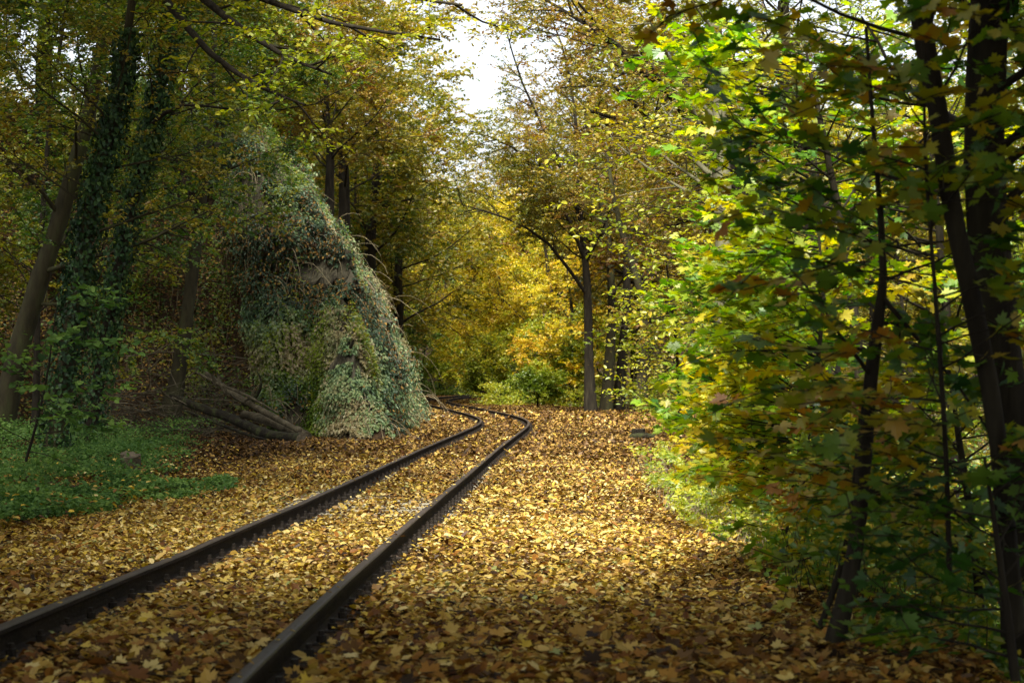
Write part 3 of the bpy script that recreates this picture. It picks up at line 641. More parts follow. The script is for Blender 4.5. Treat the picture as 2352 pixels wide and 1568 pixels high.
# --- left wood
GL = 'leaning trunks of the left wood'
make_tree('leaning_tree', 'thick brown trunk leaning right at the left edge of the wood', tp((-5, 1010, 42), (30, 860, 42), (75, 690, 42), (130, 520, 42), (170, 380, 42), (215, 200, 42), (250, -40, 42)), [.27, .24, .21, .19, .17, .14, .10], 131,
          n1=18, t0=.3, L1=4.5, ang=1.1, n2=8, L2=1.8, n3=7, L3=.75, per=12, size=.10, leaf='green', bark='bark_moss', group=GL, T=T_OV)
make_tree('leaning_tree', 'ivy clad slender trunk leaning right behind the hazel leaves', tp((128, 1030, 33), (150, 850, 33), (180, 650, 33), (215, 450, 33), (265, 250, 33), (300, 0, 33)), [.17, .15, .13, .12, .10, .07], 132,
          n1=12, t0=.5, L1=3.0, ang=1.1, n2=8, L2=1.4, n3=6, L3=.6, per=11, size=.08, leaf='olive', bark='bark_moss', group=GL, T=T_OV, ivy=6000)
make_tree('leaning_tree', 'dark bare trunk leaning right with a long curved limb over the clearing', tp((205, 1010, 36), (235, 820, 36), (270, 620, 36), (320, 400, 36), (350, 270, 36), (385, 100, 36), (400, -80, 36)), [.12, .11, .10, .09, .08, .07, .05], 133,
          n1=12, t0=.45, L1=3.0, ang=1.1, n2=7, L2=1.5, n3=6, L3=.65, per=9, size=.09, leaf='green', bark='bark', group=GL, T=T_OV, ivy=6500,
          extra=[tp((340, 290, 36), (400, 245, 35), (470, 243, 34.5), (600, 255, 34), (740, 235, 33.5))])
make_tree('leaning_tree', 'slender bowed trunk standing above the fallen logs', tp((392, 955, 52), (410, 860, 52), (428, 740, 52), (445, 600, 52), (462, 450, 52), (480, 290, 52), (490, 60, 52)), [.24, .21, .18, .17, .15, .11, .07], 134,
          n1=10, t0=.5, L1=2.8, ang=1.2, n2=8, L2=1.6, n3=7, L3=.7, per=11, size=.10, leaf='green', bark='bark_moss', group=GL, T=T_OV)
make_tree('leaning_tree', 'thin straight stem between the two thick leaning trunks', tp((82, 1000, 46), (85, 800, 46), (88, 650, 46), (110, 300, 46), (150, 0, 46)), [.09, .08, .07, .06, .04], 135,
          n1=16, t0=.35, L1=3.5, ang=1.1, n2=8, L2=1.5, n3=7, L3=.65, per=11, size=.10, leaf='yellowgreen', bark='bark', group=GL, T=T_OV)
# overhanging yellow-green spray, top left
make_tree('overhanging_beech', 'beech branches with bright yellow green leaves hanging into the top left', tp((-300, 1150, 29), (-270, 600, 28), (-200, 60, 27), (120, -260, 26), (560, -260, 25)), [.2, .17, .13, .10, .06], 141,
          n1=8, t0=.7, L1=3.0, ang=1.0, az=(1, -.5, -.3), n2=7, L2=1.3, n3=6, L3=.55, per=9, size=.085, leaf='yellowgreen', bark='bark', T=T_OV, flat=.4, tilt=.5,
          extra=[tp((400, -60, 26), (560, -20, 25), (760, 50, 24), (1010, 90, 23)), tp((400, -60, 26), (520, 40, 25), (640, 120, 24), (760, 170, 23.5)), tp((450, -120, 26), (650, -60, 25), (860, -20, 24), (1060, 10, 23.5)), tp((380, 0, 26), (480, 120, 25), (600, 200, 24.5), (700, 240, 24))])

# generic crowns, copied along the cliff top and behind
def proto(name, label, seed, h, r0, L1, leaf, size=.13, n1=20, t0=.25, bark='bark', n3=8, per=15, group=None, cat='tree', flat=.6, **kw):
    return make_tree(name, label, [(0, 0, -.4), (.1, 0, h * .3), (-.1, .1, h * .6), (.05, 0, h)], [r0, r0 * .8, r0 * .5, .03], seed, n1=n1, t0=t0, L1=L1, ang=1.1, n2=9, L2=L1 * .42, n3=n3, L3=.85,
                     per=per, size=size, leaf=leaf, bark=bark, flat=flat, group=group, origin=(0, 0, 0), cat=cat, **kw)
def put(o, x, y, rz=0, s=1, dz=0):
    o.location = (x, y, gz(x, y) + dz); o.rotation_euler = (0, 0, rz); o.scale = (s, s, s); return o
GC = 'trees along the cliff top'
A = put(proto('woodland_tree', 'olive tree at the back of the cliff top', 201, 9, .22, 4.2, 'olive', group=GC), -12.2, 74)
B = put(proto('woodland_tree', 'green tree at the foot of the wood behind the fallen logs', 202, 9, .2, 4.0, 'green', group=GC), -10.5, 60)
C_ = put(proto('woodland_tree', 'rust tinged tree over the rock face near the sky gap', 203, 10, .22, 4.4, 'olive_brown', group=GC), -8.0, 84)
D_ = put(proto('woodland_tree', 'bright green tree across the far bend above the dark brambles', 204, 9, .2, 4.4, 'green', size=.16, group='trees beyond the far bend'), -8.5, 172)
n_ = 0
for src, x, y, rz, s, lab in [
    (B, -10.2, 80, 1.0, .9, 'green tree on the cliff crest behind the olive one'), (A, -10.5, 92, 2.0, 1.15, 'olive tree on the cliff end nearest the far bend'),
    (C_, -12.5, 72, 3.0, 1.1, 'brownish tree back from the cliff crest'), (A, -14.5, 60, 4.0, 1.1, 'olive tree high on the slope behind the bowed trunk'),
    (B, -13.0, 100, 2.5, 1.3, 'large green tree past the end of the cliff'), (A, -16.5, 68, .7, 1.2, 'olive tree at the top left of the slope'),
    (B, -17.5, 56, 5.0, 1.1, 'green tree deep in the left wood'), (B, -8.6, 106, 5.5, 1.1, 'green tree hanging towards the rails at the far bend'),
    (B, -12.0, 54.5, 3.6, .8, 'small green tree on the slope above the brushwood'), (C_, -11, 116, 4.4, 1.3, 'brownish tree beyond the cliff end'),
    (B, -19, 50, .3, 1.0, 'green tree at the far left edge of the slope'), (A, -8.2, 93, .2, 1.45, 'tall olive tree closing the left side of the sky gap'), (A, -7.4, 103, 3.2, 1.8, 'tallest olive tree leaning towards the sky gap'), (A, -6.6, 114, 2.2, 1.85, 'olive tree whose crown closes the foot of the sky gap'), (A, -11, 127, 1.3, 2.5, 'very tall olive tree left of the sky gap'), (C_, -11, 148, .8, 1.7, 'tall brownish tree at the left edge of the sky gap'),
    (A, -9.3, 126, 1.8, 1.45, 'tall olive tree past the cliff beside the sky gap'), 
    (C_, -16, 80, .2, 1.5, 'tall brownish tree behind the cliff top wood'), (A, -15.2, 48, 2.2, .95, 'olive tree low at the left edge behind the thick trunk')]:
    o = copy_tree(src, (x, y, gz(x, y)), rz, s, lab, group=GC)
GF = 'trees beyond the far bend'
for src, x, y, rz, s, lab in [
    (D_, -9.0, 152, 2.8, .95, 'green tree above the dark brambles in the far distance'), (D_, -4.5, 178, 1, 1.15, 'green tree just left of the golden trees in the far distance'), (D_, -13, 165, 2.2, 1.3, 'green tree above the cliff end in the far distance'),
    (D_, -1.0, 186, 3.3, 1.4, 'green tree behind the golden trees in the far distance'), (C_, -7.5, 190, 1.1, 1.7, 'tall brownish tree under the sky gap'),
    (C_, -14, 185, 5.1, 1.9, 'tall brownish tree left under the sky gap'), (A, 1.5, 196, 2.1, 1.8, 'tall olive tree right under the sky gap')]:
    o = copy_tree(src, (x, y, gz(x, y)), rz, s, lab, group=GF)
GV = 'trees on the low ground to the right'
E_ = put(proto('valley_tree', 'yellow green tree on the low ground right of the slim trunks', 205, 10, .2, 4.2, 'yellowgreen', size=.11, group=GV), 9.0, 66)
for src, x, y, rz, s, lab in [
    (A, 12.0, 60, 1.2, 1.1, 'olive tree on the low ground behind the pale trunk'), (C_, 7.8, 76, 2.4, 1.0, 'brownish tree directly behind the slim trunks'),
    (C_, 7.6, 91, 4.2, 1.65, 'tall brownish tree closing the right side of the sky gap'), (C_, 8.8, 112, 2.6, 2.25, 'very tall brownish tree right of the sky gap'), (A, 6.5, 100, 3.1, 1.4, 'olive tree far behind the slim trunks'), (E_, 10.5, 92, .4, 1.4, 'tall yellow green tree far behind the slim trunks'),
    (C_, 15, 78, 5.0, 1.4, 'tall brownish tree at the right behind the maples'), (E_, 17, 66, 3.9, 1.3, 'tall yellow green tree at the right behind the maples'),
    (E_, 12.6, 46, 2.0, 1.0, 'yellow green tree low at the right edge behind the maples'), (A, 9.2, 50, 4.0, .95, 'olive tree behind the arching beech'),
    (A, 14.8, 105, 1.9, 1.6, 'olive tree in the distance at the right'), (C_, 9.5, 130, .9, 1.7, 'tall brownish tree in the distance behind the arching limbs'),
    (E_, 4.5, 135, 4.1, 1.35, 'yellow green tree in the distance behind the golden trees'), (A, 20, 120, 3.3, 1.9, 'tall olive tree in the right distance')]:
    o = copy_tree(src, (x, y, gz(x, y)), rz, s, lab, group=GV)

# far wood closing the view: one mass
def crown_mass(rng, cx, cy, cz, rx, rz, n, size, rlo, rhi, mi):
    u = nrm(rng.normal(size=(n, 3))); rad = rng.random(n) ** .4
    clump = nrm(rng.normal(size=(40, 3))) * (rng.random((40, 1)) ** .4)
    c = clump[rng.integers(0, 40, n)] + rng.normal(size=(n, 3)) * .16
    P = np.array([[cx, cy, cz]]) + c * np.array([[rx, rx, rz]])
    N = np.array([[0, -.3, 1.]]) + rng.normal(size=(n, 3)) * .6
    return leaves(T_RH, P, N, rng.normal(size=(n, 3)), size * (.7 + .6 * rng.random(n)), rlo + (rhi - rlo) * rng.random(n), mi)
rng = np.random.default_rng(77); ch = []; stems = []
for i in range(46):
    a = -.34 + .68 * (i + rng.random() * .8) / 46; Y_ = 205 + rng.random() * 35
    x = a * Y_; gapd = abs(a + .008); hmax = 20 + 14 * sstep(.03, .09, gapd)
    h = hmax * (.8 + .2 * rng.random())
    b = gz(x, Y_)
    h = h - b * .6
    ch.append(crown_mass(rng, x, Y_, b + h * .55, 5.4, h * .48, 11000, .42, 0, 1, int(rng.integers(1, 4))))
    stems.append(np.array([[x, Y_, b - 1], [x + .3, Y_, b + h * .4], [x, Y_, b + h * .8]]))
st = np.array(stems); ch.append(tubes(st, np.tile([.35, .25, .1], (len(st), 1)), 6, 0))
o = build('distant_wood', ch, [M['twig'], M['olive'], M['olive_brown'], M['yellowgreen']]); tagit(o, 'far woodland closing the view beyond the bend', 'wood', kind='stuff')

# canopy added round the viewer to shade foreground and side woods, line left open
rng = np.random.default_rng(78); ch = []; stems = []
spots = [(-7, 4, 9), (-9, 10, 10), (-10, 17, 10.5), (-6.5, -3, 9), (-2, -7, 10), (3, -8, 9), (7, -3, 9), (6.5, 4, 9.5), (7.5, 10, 10), (9, 17, 10.5), (-11, 24, 11.5), (-12.5, 31, 13.5), (10, 25, 12), (-3.5, 3.0, 8.5), (3.2, 4.0, 9.0), (0, -2, 9),
         (-5.5, 8, 9), (4.8, 8.5, 9.5), (-14, 12, 11), (13, 12, 11), (-16, 22, 13), (12, 0, 9), (-13, 0, 10), (-18, 34, 15), (-7, 14.5, 10.5), (14, 34, 14), (-.3, 5.2, 9.5), (-1.6, 1.4, 9.5), (1.6, 1.0, 9.5), (-4.4, .2, 9.5), (-6.5, 1.5, 9.5), (3.8, .4, 9.5), (-7.8, 20, 11), (-10, 38, 15), (-15, 42, 17), (-20, 46, 18), (-8.5, 28, 12.5),
         (13, 20, 12), (17, 28, 14), (9.5, 33, 14), (8.5, 21.5, 12), (2.2, 7.2, 9.5), (-2.8, 6.5, 9.5), (-6.5, 11.5, 10),  (8.8, 28, 13), (-11, 46, 17), (-5.3, 24, 11.5), (-5.6, 30, 12.8), (-6.2, 35, 14), (-6.8, 41, 15.5), (-7.0, 47, 17), (-5.2, 17, 11), (-9, 33, 14), (-14, 36, 15), (-17, 28, 14)]
wide = [(-12, 50, 19), (-19, 54, 21), (-15, 60, 22), (-22, 44, 20), (-9, 43, 16), (-13, 68, 24), (-21, 64, 24), (-26, 52, 22), (12, 42, 15), (17, 50, 17), (12, 54, 17)]  # stemless crowns added high up to darken the wood at both sides
for (x, y, h) in spots:
    b = gz(x, y)
    ch.append(crown_mass(rng, x, y, b + h * .84, 3.0, h * .2, 9000, .16, 0, 1, int(rng.integers(1, 4))))
    if abs(x) > 2.5 and abs(x) > .27 * y + .6: stems.append(np.array([[x, y, b - .5], [x + .1, y, b + h * .5], [x, y, b + h * .95]]))
for (x, y, h) in wide: ch.append(crown_mass(rng, x, y, h, 4.8, 2.6, 9000, .26, 0, 1, int(rng.integers(1, 4))))
st = np.array(stems); ch.append(tubes(st, np.tile([.22, .18, .06], (len(st), 1)), 8, 0))
o = build('shade_canopy', ch, [M['bark'], M['olive'], M['green'], M['yellowgreen']]); tagit(o, 'added canopy, mostly out of view, shading the near track and left wood', 'wood', kind='stuff')

# ------------------------------------------------------------------ near right: maples
def maple_sapling(name, label, stem, rad, seed, n1, L1, az, per, size, leaf, t0=.15, n2=5, L2=.55, flat=.25, extra=None, group=None, T=T_MP, bark='bark', rlo=0, rhi=1, cat='maple', tilt=.42, ang=1.15):
    rng = np.random.default_rng(seed); tk = smooth_poly(stem, 16)[None]; tr = np.interp(np.linspace(0, 1, 16), np.linspace(0, 1, len(rad)), rad)[None]
    B1, l1, t1_ = spawn(rng, tk, n1, t0, .98, ang, L1, .5, (0, 0, -.05), .08, 7, .35, az)
    if extra is not None:
        ex = np.stack([smooth_poly(e, 7) for e in extra]); B1 = np.concatenate([B1, ex]); t1_ = np.concatenate([t1_, np.full(len(ex), .4)])
    B2, l2, _ = spawn(rng, B1, n2, .2, 1., .8, L2, flat, (0, 0, -.12), .08, 4, .35)
    rb = np.interp(t1_, np.linspace(0, 1, 16), tr[0]); r1 = np.clip(rb * .38, .006, .03)
    rt = empty(name, stem[0], label, cat, group); base = np.array(stem[0], float)
    V, Fq, r_, mi, s_ = tubes(tk, tr, 12)
    V = V + (fbm(V[:, 0] * 5 + V[:, 2], V[:, 1] * 5 + V[:, 2], .3, seed) - .47)[:, None] * tr.max() * .5 * np.array([1, 1, 0])
    build('trunk', [(V, Fq, .5, 0, True), tubes(B1, r1[:, None] * np.linspace(1, .3, 7)[None], 6)], [M[bark]], rt, base)
    build('crown', [tubes(B2, np.full((len(B2), 4), .0035), 3, 0), spray(rng, B2, per, size, tilt, T, jit=.3, droop=.25, rlo=rlo, rhi=rhi, mi=1), spray(rng, B1[:, 2:], per, size, tilt, T, jit=.3, droop=.25, rlo=rlo, rhi=rhi, mi=1)], [M['twig'], M[leaf]], rt, base)
    return rt
GM = 'maple saplings on the right slope'
LFT = (-1.3, -.25, .05)
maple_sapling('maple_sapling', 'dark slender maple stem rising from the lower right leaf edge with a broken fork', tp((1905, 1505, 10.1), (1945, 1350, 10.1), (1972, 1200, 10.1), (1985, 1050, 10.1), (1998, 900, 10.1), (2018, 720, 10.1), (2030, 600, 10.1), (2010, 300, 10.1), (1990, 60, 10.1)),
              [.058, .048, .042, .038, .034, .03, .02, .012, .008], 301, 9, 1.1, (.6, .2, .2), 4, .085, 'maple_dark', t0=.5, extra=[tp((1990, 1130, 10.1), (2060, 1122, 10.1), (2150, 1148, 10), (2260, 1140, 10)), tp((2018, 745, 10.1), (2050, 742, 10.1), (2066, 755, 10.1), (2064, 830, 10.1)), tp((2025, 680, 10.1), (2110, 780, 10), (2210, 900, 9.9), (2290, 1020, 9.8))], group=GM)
maple_sapling('maple_sapling', 'thin bare stem leaning against the dark slender maple', tp((1868, 1470, 10.8), (1915, 1350, 10.8), (1948, 1220, 10.8), (1962, 1100, 10.8), (1975, 950, 10.8)), [.02, .018, .015, .012, .008], 302, 3, .5, (.3, 0, .3), 3, .07, 'maple_dark', t0=.7, group=GM)
maple_sapling('maple_sapling', 'bright lime maple reaching left over the leaf carpet at mid height', tp((1830, 1290, 14.5), (1840, 1100, 14.3), (1870, 900, 14), (1890, 700, 14), (1880, 500, 14)), [.024, .022, .018, .014, .008], 303, 46, 1.02, LFT, 8, .066, 'maple', t0=.32, L2=.42, group=GM, rlo=.1, rhi=.8,
              extra=[tp((1860, 950, 14), (1780, 935, 13.6), (1690, 935, 13.2), (1580, 945, 12.8)), tp((1880, 700, 14), (1780, 660, 13.6), (1690, 620, 13.3), (1590, 600, 13)), tp((1870, 800, 14), (1760, 770, 13.5), (1690, 765, 13), (1600, 785, 12.7))])
maple_sapling('maple_sapling', 'maple with sunlit yellow leaves low over the grassy edge', tp((1850, 1300, 15.5), (1850, 1150, 15.5), (1845, 1020, 15.5), (1840, 880, 15.5)), [.02, .018, .014, .007], 304, 46, 1.1, LFT, 8, .064, 'maple', t0=.32, L2=.42, group=GM, rlo=.45, rhi=1.1,
              extra=[tp((1845, 1050, 15.5), (1740, 1040, 15), (1670, 1060, 14.6), (1600, 1095, 14.4)), tp((1845, 1000, 15.5), (1760, 980, 15), (1690, 965, 14.8), (1620, 985, 14.6))])
maple_sapling('maple_sapling', 'green maple filling the space under the pale grey trunk', tp((1760, 1200, 19), (1745, 1000, 19), (1730, 800, 19), (1720, 560, 19)), [.03, .026, .02, .01], 305, 36, 1.05, (-.6, -.2, .05), 7, .08, 'maple', t0=.25, L2=.45, group=GM, rlo=0, rhi=.75)
maple_sapling('maple_sapling', 'upper maple spreading lime leaves across the pale grey trunk', tp((1990, 1150, 17), (1970, 800, 17), (1930, 500, 17), (1880, 250, 17), (1850, 100, 17)), [.05, .045, .035, .025, .01], 306, 40, 1.7, (-1., -.2, .1), 7, .085, 'maple', group=GM, rlo=0, rhi=.9, t0=.4)
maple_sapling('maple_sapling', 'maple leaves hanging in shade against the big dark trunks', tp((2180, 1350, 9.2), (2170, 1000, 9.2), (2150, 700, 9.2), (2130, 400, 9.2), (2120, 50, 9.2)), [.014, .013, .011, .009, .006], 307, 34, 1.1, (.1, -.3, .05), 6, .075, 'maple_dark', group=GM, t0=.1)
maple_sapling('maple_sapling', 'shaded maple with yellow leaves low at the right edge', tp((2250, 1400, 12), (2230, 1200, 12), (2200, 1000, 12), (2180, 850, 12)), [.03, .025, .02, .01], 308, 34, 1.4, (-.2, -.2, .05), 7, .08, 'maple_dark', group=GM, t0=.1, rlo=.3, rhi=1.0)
maple_sapling('maple_sapling', 'thin double stemmed maple behind the bare leaning stem', tp((1812, 1300, 14.2), (1808, 1200, 14.2), (1830, 1050, 14.2), (1880, 800, 14.2)), [.016, .014, .012, .008], 309, 6, .6, (.2, 0, .2), 4, .08, 'maple', group=GM, t0=.4)
maple_sapling('maple_sapling', 'pale upright stems clustered behind the thin double stem', tp((1850, 1310, 15), (1856, 1200, 15), (1866, 1060, 15), (1880, 900, 15)), [.014, .013, .012, .008], 310, 6, .6, (.2, 0, .2), 4, .08, 'maple', group=GM, t0=.4, bark='bark_pale')
maple_sapling('maple_sapling', 'deep green maple low in the bottom right corner', tp((2330, 1560, 9.0), (2310, 1400, 9.0), (2290, 1250, 9.0), (2260, 1050, 9.0)), [.025, .02, .015, .008], 313, 16, .8, (-.1, -.2, .05), 5, .07, 'maple_dark', group=GM, t0=.02, rlo=0, rhi=.7)
maple_sapling('maple_sapling', 'dim maple further down the slope between the dark slender stem and the black trunks', tp((2120, 1330, 15), (2110, 1100, 15), (2090, 850, 15), (2060, 600, 15)), [.03, .026, .02, .01], 314, 36, 1.5, (.0, -.2, .05), 7, .08, 'maple', group=GM, t0=.05, rlo=.1, rhi=.9)
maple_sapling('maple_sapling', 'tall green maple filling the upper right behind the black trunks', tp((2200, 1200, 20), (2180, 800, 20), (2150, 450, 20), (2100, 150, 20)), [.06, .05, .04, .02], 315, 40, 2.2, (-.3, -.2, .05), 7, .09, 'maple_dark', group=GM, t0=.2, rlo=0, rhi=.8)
# small-leaved sprays in front of the trunks group
maple_sapling('hazel_sapling', 'hornbeam sprays of small yellow leaves in front of the slim trunks', tp((1800, 1100, 26), (1780, 800, 25), (1740, 500, 24), (1700, 250, 23)), [.05, .04, .03, .015], 311, 24, 2.6, (-1.4, -.3, .05), 9, .075, 'yellowgreen', t0=.3, n2=9, L2=.8, T=T_OV, cat='sapling')
maple_sapling('hazel_sapling', 'small leaved sapling with yellow sprays just right of the slim trunks', tp((1560, 1020, 34), (1560, 900, 34), (1550, 760, 33), (1530, 600, 32)), [.04, .03, .025, .012], 312, 20, 1.2, (-.5, -.3, .05), 9, .085, 'yellowgreen', t0=.1, n2=9, L2=.8, T=T_OV, cat='sapling')
# big dark trunks at the top right
make_tree('dark_tree', 'big near black trunk at the top right with furrowed bark', tp((2365, 1500, 10.6), (2335, 1100, 10.6), (2290, 750, 10.6), (2262, 400, 10.6), (2270, 100, 10.6), (2290, -300, 10.6)), [.13, .12, .12, .115, .11, .09], 321,
          n1=10, t0=.5, L1=2.2, ang=1.0, n2=6, L2=1.0, n3=5, L3=.45, per=6, size=.08, leaf='maple_dark', bark='bark', T=T_MP2, tilt=.4)
make_tree('dark_tree', 'crooked near black trunk curving in front of the big dark one', tp((2330, 1450, 9.6), (2290, 1000, 9.6), (2240, 720, 9.6), (2190, 480, 9.6), (2160, 280, 9.6), (2120, 60, 9.6), (2110, -200, 9.6)), [.045, .045, .05, .05, .05, .055, .055], 322,
          n1=8, t0=.5, L1=1.8, ang=1.0, n2=6, L2=.9, n3=5, L3=.45, per=6, size=.08, leaf='maple_dark', bark='bark', T=T_MP2, tilt=.4)
# valley undergrowth on the right slope
def shrub_cloud(name, label, seed, pts, n, size, mats, T=T_OV, cat='shrub', kind=None, stems=60, sr=.004):
    rng = np.random.default_rng(seed); ch = []; allP = []
    for (x, y, rx, ry, h, q) in pts:
        m = int(n * q); cl = int(18 + rx * 12); c = rng.random((cl, 3)) * 2 - 1
        p = c[rng.integers(0, cl, m)] + rng.normal(size=(m, 3)) * .16; px = x + p[:, 0] * rx; py = y + p[:, 1] * ry
        pz = ground_h(px, py) + np.abs((p[:, 2] + 1) * .5) * h; allP.append(np.stack([px, py, pz], 1))
    P = np.concatenate(allP); n = len(P); N = np.array([[0, -.15, 1.]]) + rng.normal(size=(n, 3)) * .45
    D = rng.normal(size=(n, 3)); D[:, 2] *= .3
    r = np.clip(fbm(P[:, 0], P[:, 1] + P[:, 2], .6, seed) * .8 - .1 + rng.random(n) * .5, 0, 1)
    ch.append(leaves(T, P, N, D, size * (.5 + .9 * rng.random(n)), r, 0))
    k = rng.choice(n, min(stems, n), replace=False); b = P[k].copy(); b[:, :2] += rng.normal(size=(len(k), 2)) * .12; b[:, 2] = ground_h(b[:, 0], b[:, 1]) - .02
    mid = (b + P[k]) * .5 + rng.normal(size=b.shape) * .04
    ch.append(tubes(np.stack([b, mid, P[k]], 1), np.tile([sr, sr * .8, sr * .4], (len(k), 1)), 3, 1))
    o = build(name, ch, mats); return tagit(o, label, cat, kind=kind)
shrub_cloud('undergrowth', 'tangled green undergrowth on the slope below the maples', 401, [(2.6, 12, .8, 2, 1.0, .2), (3.2, 16, 1.0, 3, 1.3, .2), (3.6, 22, 1.3, 4, 1.6, .25), (4.6, 30, 1.6, 5, 2.6, .2), (6.8, 40, 2, 6, 3.2, .15), (7.5, 30, 2, 5, 3.0, .2), (5.0, 20, 1.4, 4, 2.4, .2)], 46000, .065, [M['maple_dark'], M['twig']], kind='stuff', stems=900)
shrub_cloud('edge_herbs', 'pale green seedlings and grass at the right edge of the leaf carpet', 402, [(2.05, 20, .25, 3.5, .35, .3), (2.3, 27, .35, 4, .5, .35), (3.35, 35, .4, 4, .28, .3)], 7000, .055, [M['yellowgreen'], M['twig_pale']], kind='stuff', stems=700, cat='plants')
shrub_cloud('green_plants', 'low bed of blue green nettles at the left below the wood', 403, [(-5.5, 21.0, .7, 2.2, .3, .09), (-4.9, 25.6, .7, 1.8, .22, .07), (-4.3, 27.6, .45, 1.3, .14, .03), (-4.9, 22.8, .3, 1.2, .2, .03), (-5.9, 24.0, .9, 2.2, .45, .10), (-7.3, 28, 1.5, 4, .5, .17), (-6.6, 31.5, .9, 2, .35, .06), (-9.5, 38, 2.2, 7, .7, .22), (-7.4, 36, 1.0, 3, .4, .06), (-7.0, 20, 1.2, 3, .6, .12), (-6.4, 17.5, .9, 1.6, .5, .06)], 60000, .058, [M['herb'], M['twig']], kind='stuff', stems=900, cat='plants')
shrub_cloud('far_bank_plants', 'strip of green weeds behind the far rails', 404, [(-4.5, 158, 6, 4, 1.0, .6), (-5.5, 168, 7, 3, 2.4, .4)], 12000, .16, [M['green'], M['twig']], kind='stuff', T=T_RH, cat='plants')
shrub_cloud('bramble_thicket', 'dark purplish brown bramble thicket beyond the far rails', 405, [(-4.2, 165, 4.2, 2, 2.1, 1)], 12000, .16, [M['bramble'], M['bramble']], T=T_RH, cat='bramble thicket', stems=500, sr=.02)
shrub_cloud('low_bushes', 'low green and yellow bushes along the foot of the golden trees', 406, [(1.2, 106, 2.6, 4, 1.1, .4), (5.5, 98, 2.5, 5, 1.3, .4), (8.5, 84, 3, 5, 1.6, .2)], 15000, .12, [M['yellowgreen'], M['twig']], T=T_RH, cat='bushes', kind='stuff')
shrub_cloud('valley_undergrowth', 'mixed green and yellow scrub over the low ground at the right', 407, [(8, 38, 4, 8, 2.5, .2), (12, 55, 6, 12, 3, .25), (14, 75, 8, 12, 3, .25), (9, 98, 5, 12, 2.5, .2), (18, 95, 8, 12, 3, .1)], 60000, .12, [M['olive'], M['twig']], T=T_RH, kind='stuff', stems=900, sr=.012)
shrub_cloud('bank_scrub', 'thin green scrub growing out of the leafy slope left of the cliff', 408, [(-7.5, 55, 1.6, 2, .9, .3), (-10, 56, 2, 3, 1.0, .3), (-8, 59, 1.5, 2.5, .9, .2), (-13, 53, 2.5, 3, 1.0, .2)], 9000, .09, [M['green'], M['twig_pale']], T=T_OV, kind='stuff', stems=500, sr=.008)
shrub_cloud('cliff_bushes', 'tufts of green and yellow scrub sprouting from the rock face', 409, [(-3.8, 50.5, .5, .6, .7, .12), (-4.9, 52.5, .5, .5, .6, .12), (-4.6, 58, .5, .8, .9, .14), (-5.6, 64, .5, 1, 1.0, .14), (-6.6, 57, .6, .8, .9, .14), (-6.9, 69, .7, 1.2, 1.2, .14), (-4.6, 72, .5, 1.4, 1.0, .1), (-8.2, 61, .7, .8, 1.0, .1)], 8000, .085, [M['green'], M['twig_pale']], kind='stuff', stems=260, sr=.008)
# hazel with round leaves at the left
maple_sapling('hazel_sapling', 'hazel with round blue green leaves in front of the left trunks', tp((60, 1060, 24), (90, 950, 24), (110, 850, 24), (130, 700, 24)), [.02, .016, .012, .007], 331, 16, 1.2, (.5, -.3, .1), 7, .085, 'herb', T=T_HEART, t0=.05, n2=6, L2=.5, cat='sapling', rlo=.2, rhi=1.2)

# ------------------------------------------------------------------ logs, stumps, brushwood
def log_obj(name, label, pts, rad, mat, seed, group=None, stubs=None):
    tk = smooth_poly(pts, 18)[None]; tr = np.interp(np.linspace(0, 1, 18), np.linspace(0, 1, len(rad)), rad)[None]
    V, Fq, r_, mi, s_ = tubes(tk, tr, 14); V = V + (fbm(V[:, 0] * 4 + V[:, 2] * 3, V[:, 1] * 4, .5, seed) - .47)[:, None] * max(rad) * .6
    n = len(V); capv = V[-14:].mean(0); Vc = np.concatenate([V[-14:], [capv]]); Fc = np.array([(i, (i + 1) % 14, 14) for i in range(14)])
    ch = [(V, Fq, .5, 0, True)]
    if stubs: ch += [tubes(smooth_poly(s, 7)[None], (np.linspace(1, .35, 7) * sr_)[None], 7) for s, sr_ in stubs]
    rt = empty(name, pts[0], label, 'log', group)
    build('bark', ch, [M[mat]], rt, pts[0]); build('cut_end', [(Vc, Fc, .5, 0)], [M['wood_cut']], rt, pts[0])
    return rt
GLG = 'fallen logs under the bowed trunk'
log_obj('fallen_log', 'long dark mossy log lying lowest, cut end by the cliff foot', tp((385, 905, 49.5), (450, 932, 49.2), (520, 956, 48.6), (570, 980, 47.8), (630, 1001, 46.8), (692, 1008, 46)), [.07, .10, .12, .12, .13, .13], 'log', 501, GLG)
log_obj('fallen_log', 'forked grey log lying across the mossy one with upturned branches', tp((470, 855, 51.4), (505, 882, 51), (548, 912, 50.6), (605, 945, 50), (690, 990, 48.6)), [.05, .075, .09, .085, .07], 'log_pale', 502, GLG,
        [(tp((500, 885, 50.5), (492, 872, 50.4), (487, 860, 50.3)), .08), (tp((520, 905, 50.3), (505, 880, 50.3), (498, 850, 50.2)), .05), (tp((555, 925, 50), (575, 912, 49.8), (585, 890, 49.7)), .04), (tp((560, 925, 49.8), (540, 915, 49.6), (530, 905, 49.5)), .04)])
log_obj('fallen_log', 'pale barked log end behind the mossy log', tp((560, 950, 51.5), (620, 968, 50.6), (660, 984, 49.8), (706, 1003, 49)), [.10, .13, .15, .14], 'log_pale', 503, GLG)
log_obj('fallen_branch', 'thin pale dead branch propped over the upper end of the logs', tp((440, 850, 51), (500, 880, 50.4), (560, 905, 49.8), (640, 948, 49)), [.03, .04, .035, .02], 'log_pale', 505, None, [(tp((520, 888, 50.2), (545, 872, 50.1), (556, 850, 50)), .025), (tp((580, 915, 49.7), (588, 895, 49.6), (600, 880, 49.5)), .02)])
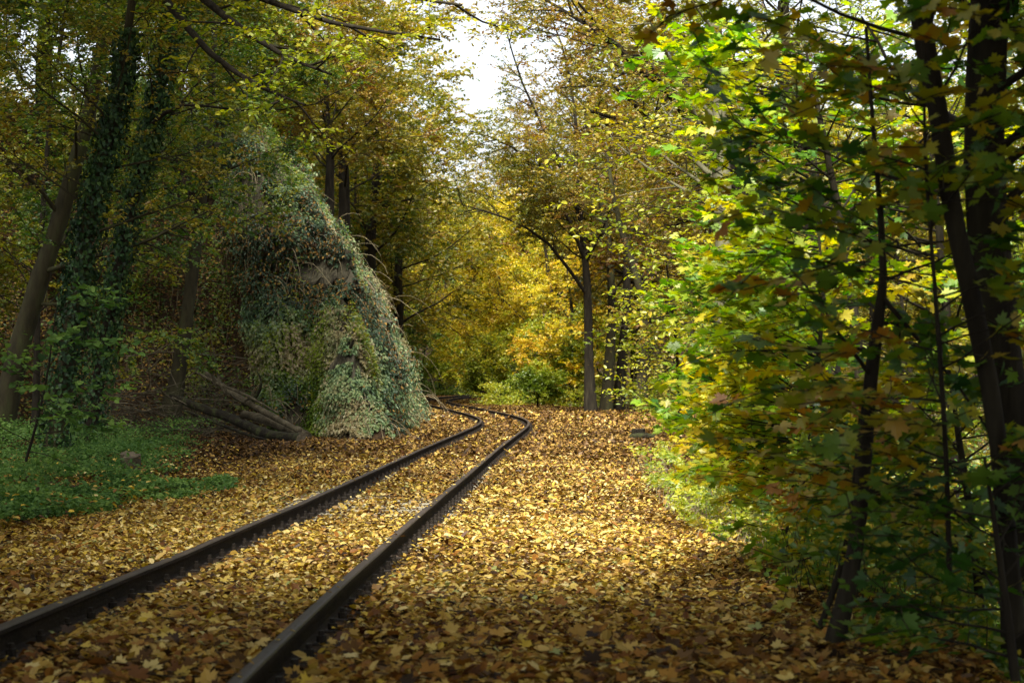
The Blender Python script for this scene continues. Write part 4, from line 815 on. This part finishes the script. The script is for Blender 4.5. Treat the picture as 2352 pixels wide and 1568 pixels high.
log_obj('fallen_branch', 'bent dark dead limb with a hooked tip behind the forked log', tp((560, 930, 50.6), (585, 915, 50.4), (600, 880, 50.2), (590, 850, 50.1)), [.06, .05, .035, .015], 'log', 506)
log_obj('fallen_branch', 'slim mossy branch lying just in front of the long dark log', tp((430, 945, 48.5), (490, 968, 48), (560, 995, 47.2), (620, 1012, 46.4)), [.03, .04, .04, .025], 'log', 507)
log_obj('fallen_branch', 'thin dark branch lying on the leaves below the logs', tp((490, 1022, 44), (545, 1026, 44), (600, 1022, 44)), [.03, .035, .02], 'log', 504)
def sub_stump(name, label, cx, cy, r, h, mat, seed, slab=False, cat='stump', lean=(0, 0)):
    b = np.array([cx, cy, gz(cx, cy) - .05]); rt = empty(name, b, label, cat)
    pts = [b, b + np.array([lean[0] * .4, lean[1] * .4, h * .5]), b + np.array([lean[0], lean[1], h])]
    V, Fq, r_, mi, s_ = tubes(smooth_poly(pts, 8)[None], (np.linspace(1.18, .95, 8) * r)[None], 16)
    V = V + (fbm(V[:, 0] * 5 + 9, V[:, 1] * 5 + V[:, 2] * 2, .35, seed) - .47)[:, None] * r * .8 * np.array([1, 1, .5])
    Vc = np.concatenate([V[-16:], [V[-16:].mean(0) + np.array([0, 0, -.01])]]); Fc = np.array([(i, (i + 1) % 16, 16) for i in range(16)])
    build('bark', [(V, Fq, .5, 0, True)], [M[mat]], rt, b); build('cut_face', [(Vc, Fc, .5, 0)], [M['wood_cut']], rt, b)
    return rt
sub_stump('tree_stump', 'weathered grey stump at the edge of the nettle bed', -6.0, 30.4, .16, .44, 'log_pale', 511, lean=(.03, -.12))
sub_stump('tree_stump', 'squat square cut stump on the leaves near the right slope', 3.2, 49.0, .17, .32, 'log', 512)
log_obj('cut_log', 'short cut log lying in front of the squat stump', [np.array([2.95, 48.6, gz(2.95, 48.6) + .07]), np.array([3.2, 48.55, gz(3.2, 48.55) + .08]), np.array([3.6, 48.5, gz(3.6, 48.5) + .07])], [.075, .085, .08], 'log', 513)
# brushwood heap
rng = np.random.default_rng(61); n = 520; bx = -12 + rng.random(n) * 4.6; by = 48.5 + rng.random(n) * 6; bz = ground_h(bx, by) + rng.random(n) ** 1.4 * 1.3
d = np.stack([rng.normal(size=n) + .3, rng.normal(size=n) * .5, rng.normal(size=n) * .35 - .15], 1); d = nrm(d); L_ = .5 + 1.8 * rng.random(n); Pl = [np.stack([bx, by, bz], 1)]
for k_ in range(4): d = nrm(d + rng.normal(size=d.shape) * .15); Pl.append(Pl[-1] + d * (L_ / 4)[:, None])
Pl = np.stack(Pl, 1); ra = (.006 + .02 * rng.random((n, 1)) ** 3) * np.linspace(1, .4, 5)[None]
o = build('brushwood', [tubes(Pl, ra, 4)], M['log_pale']); tagit(o, 'tangled heap of dead branches behind the bowed trunk', 'brushwood', kind='stuff')
print('polys', sum(len(m.polygons) for m in bpy.data.meshes))
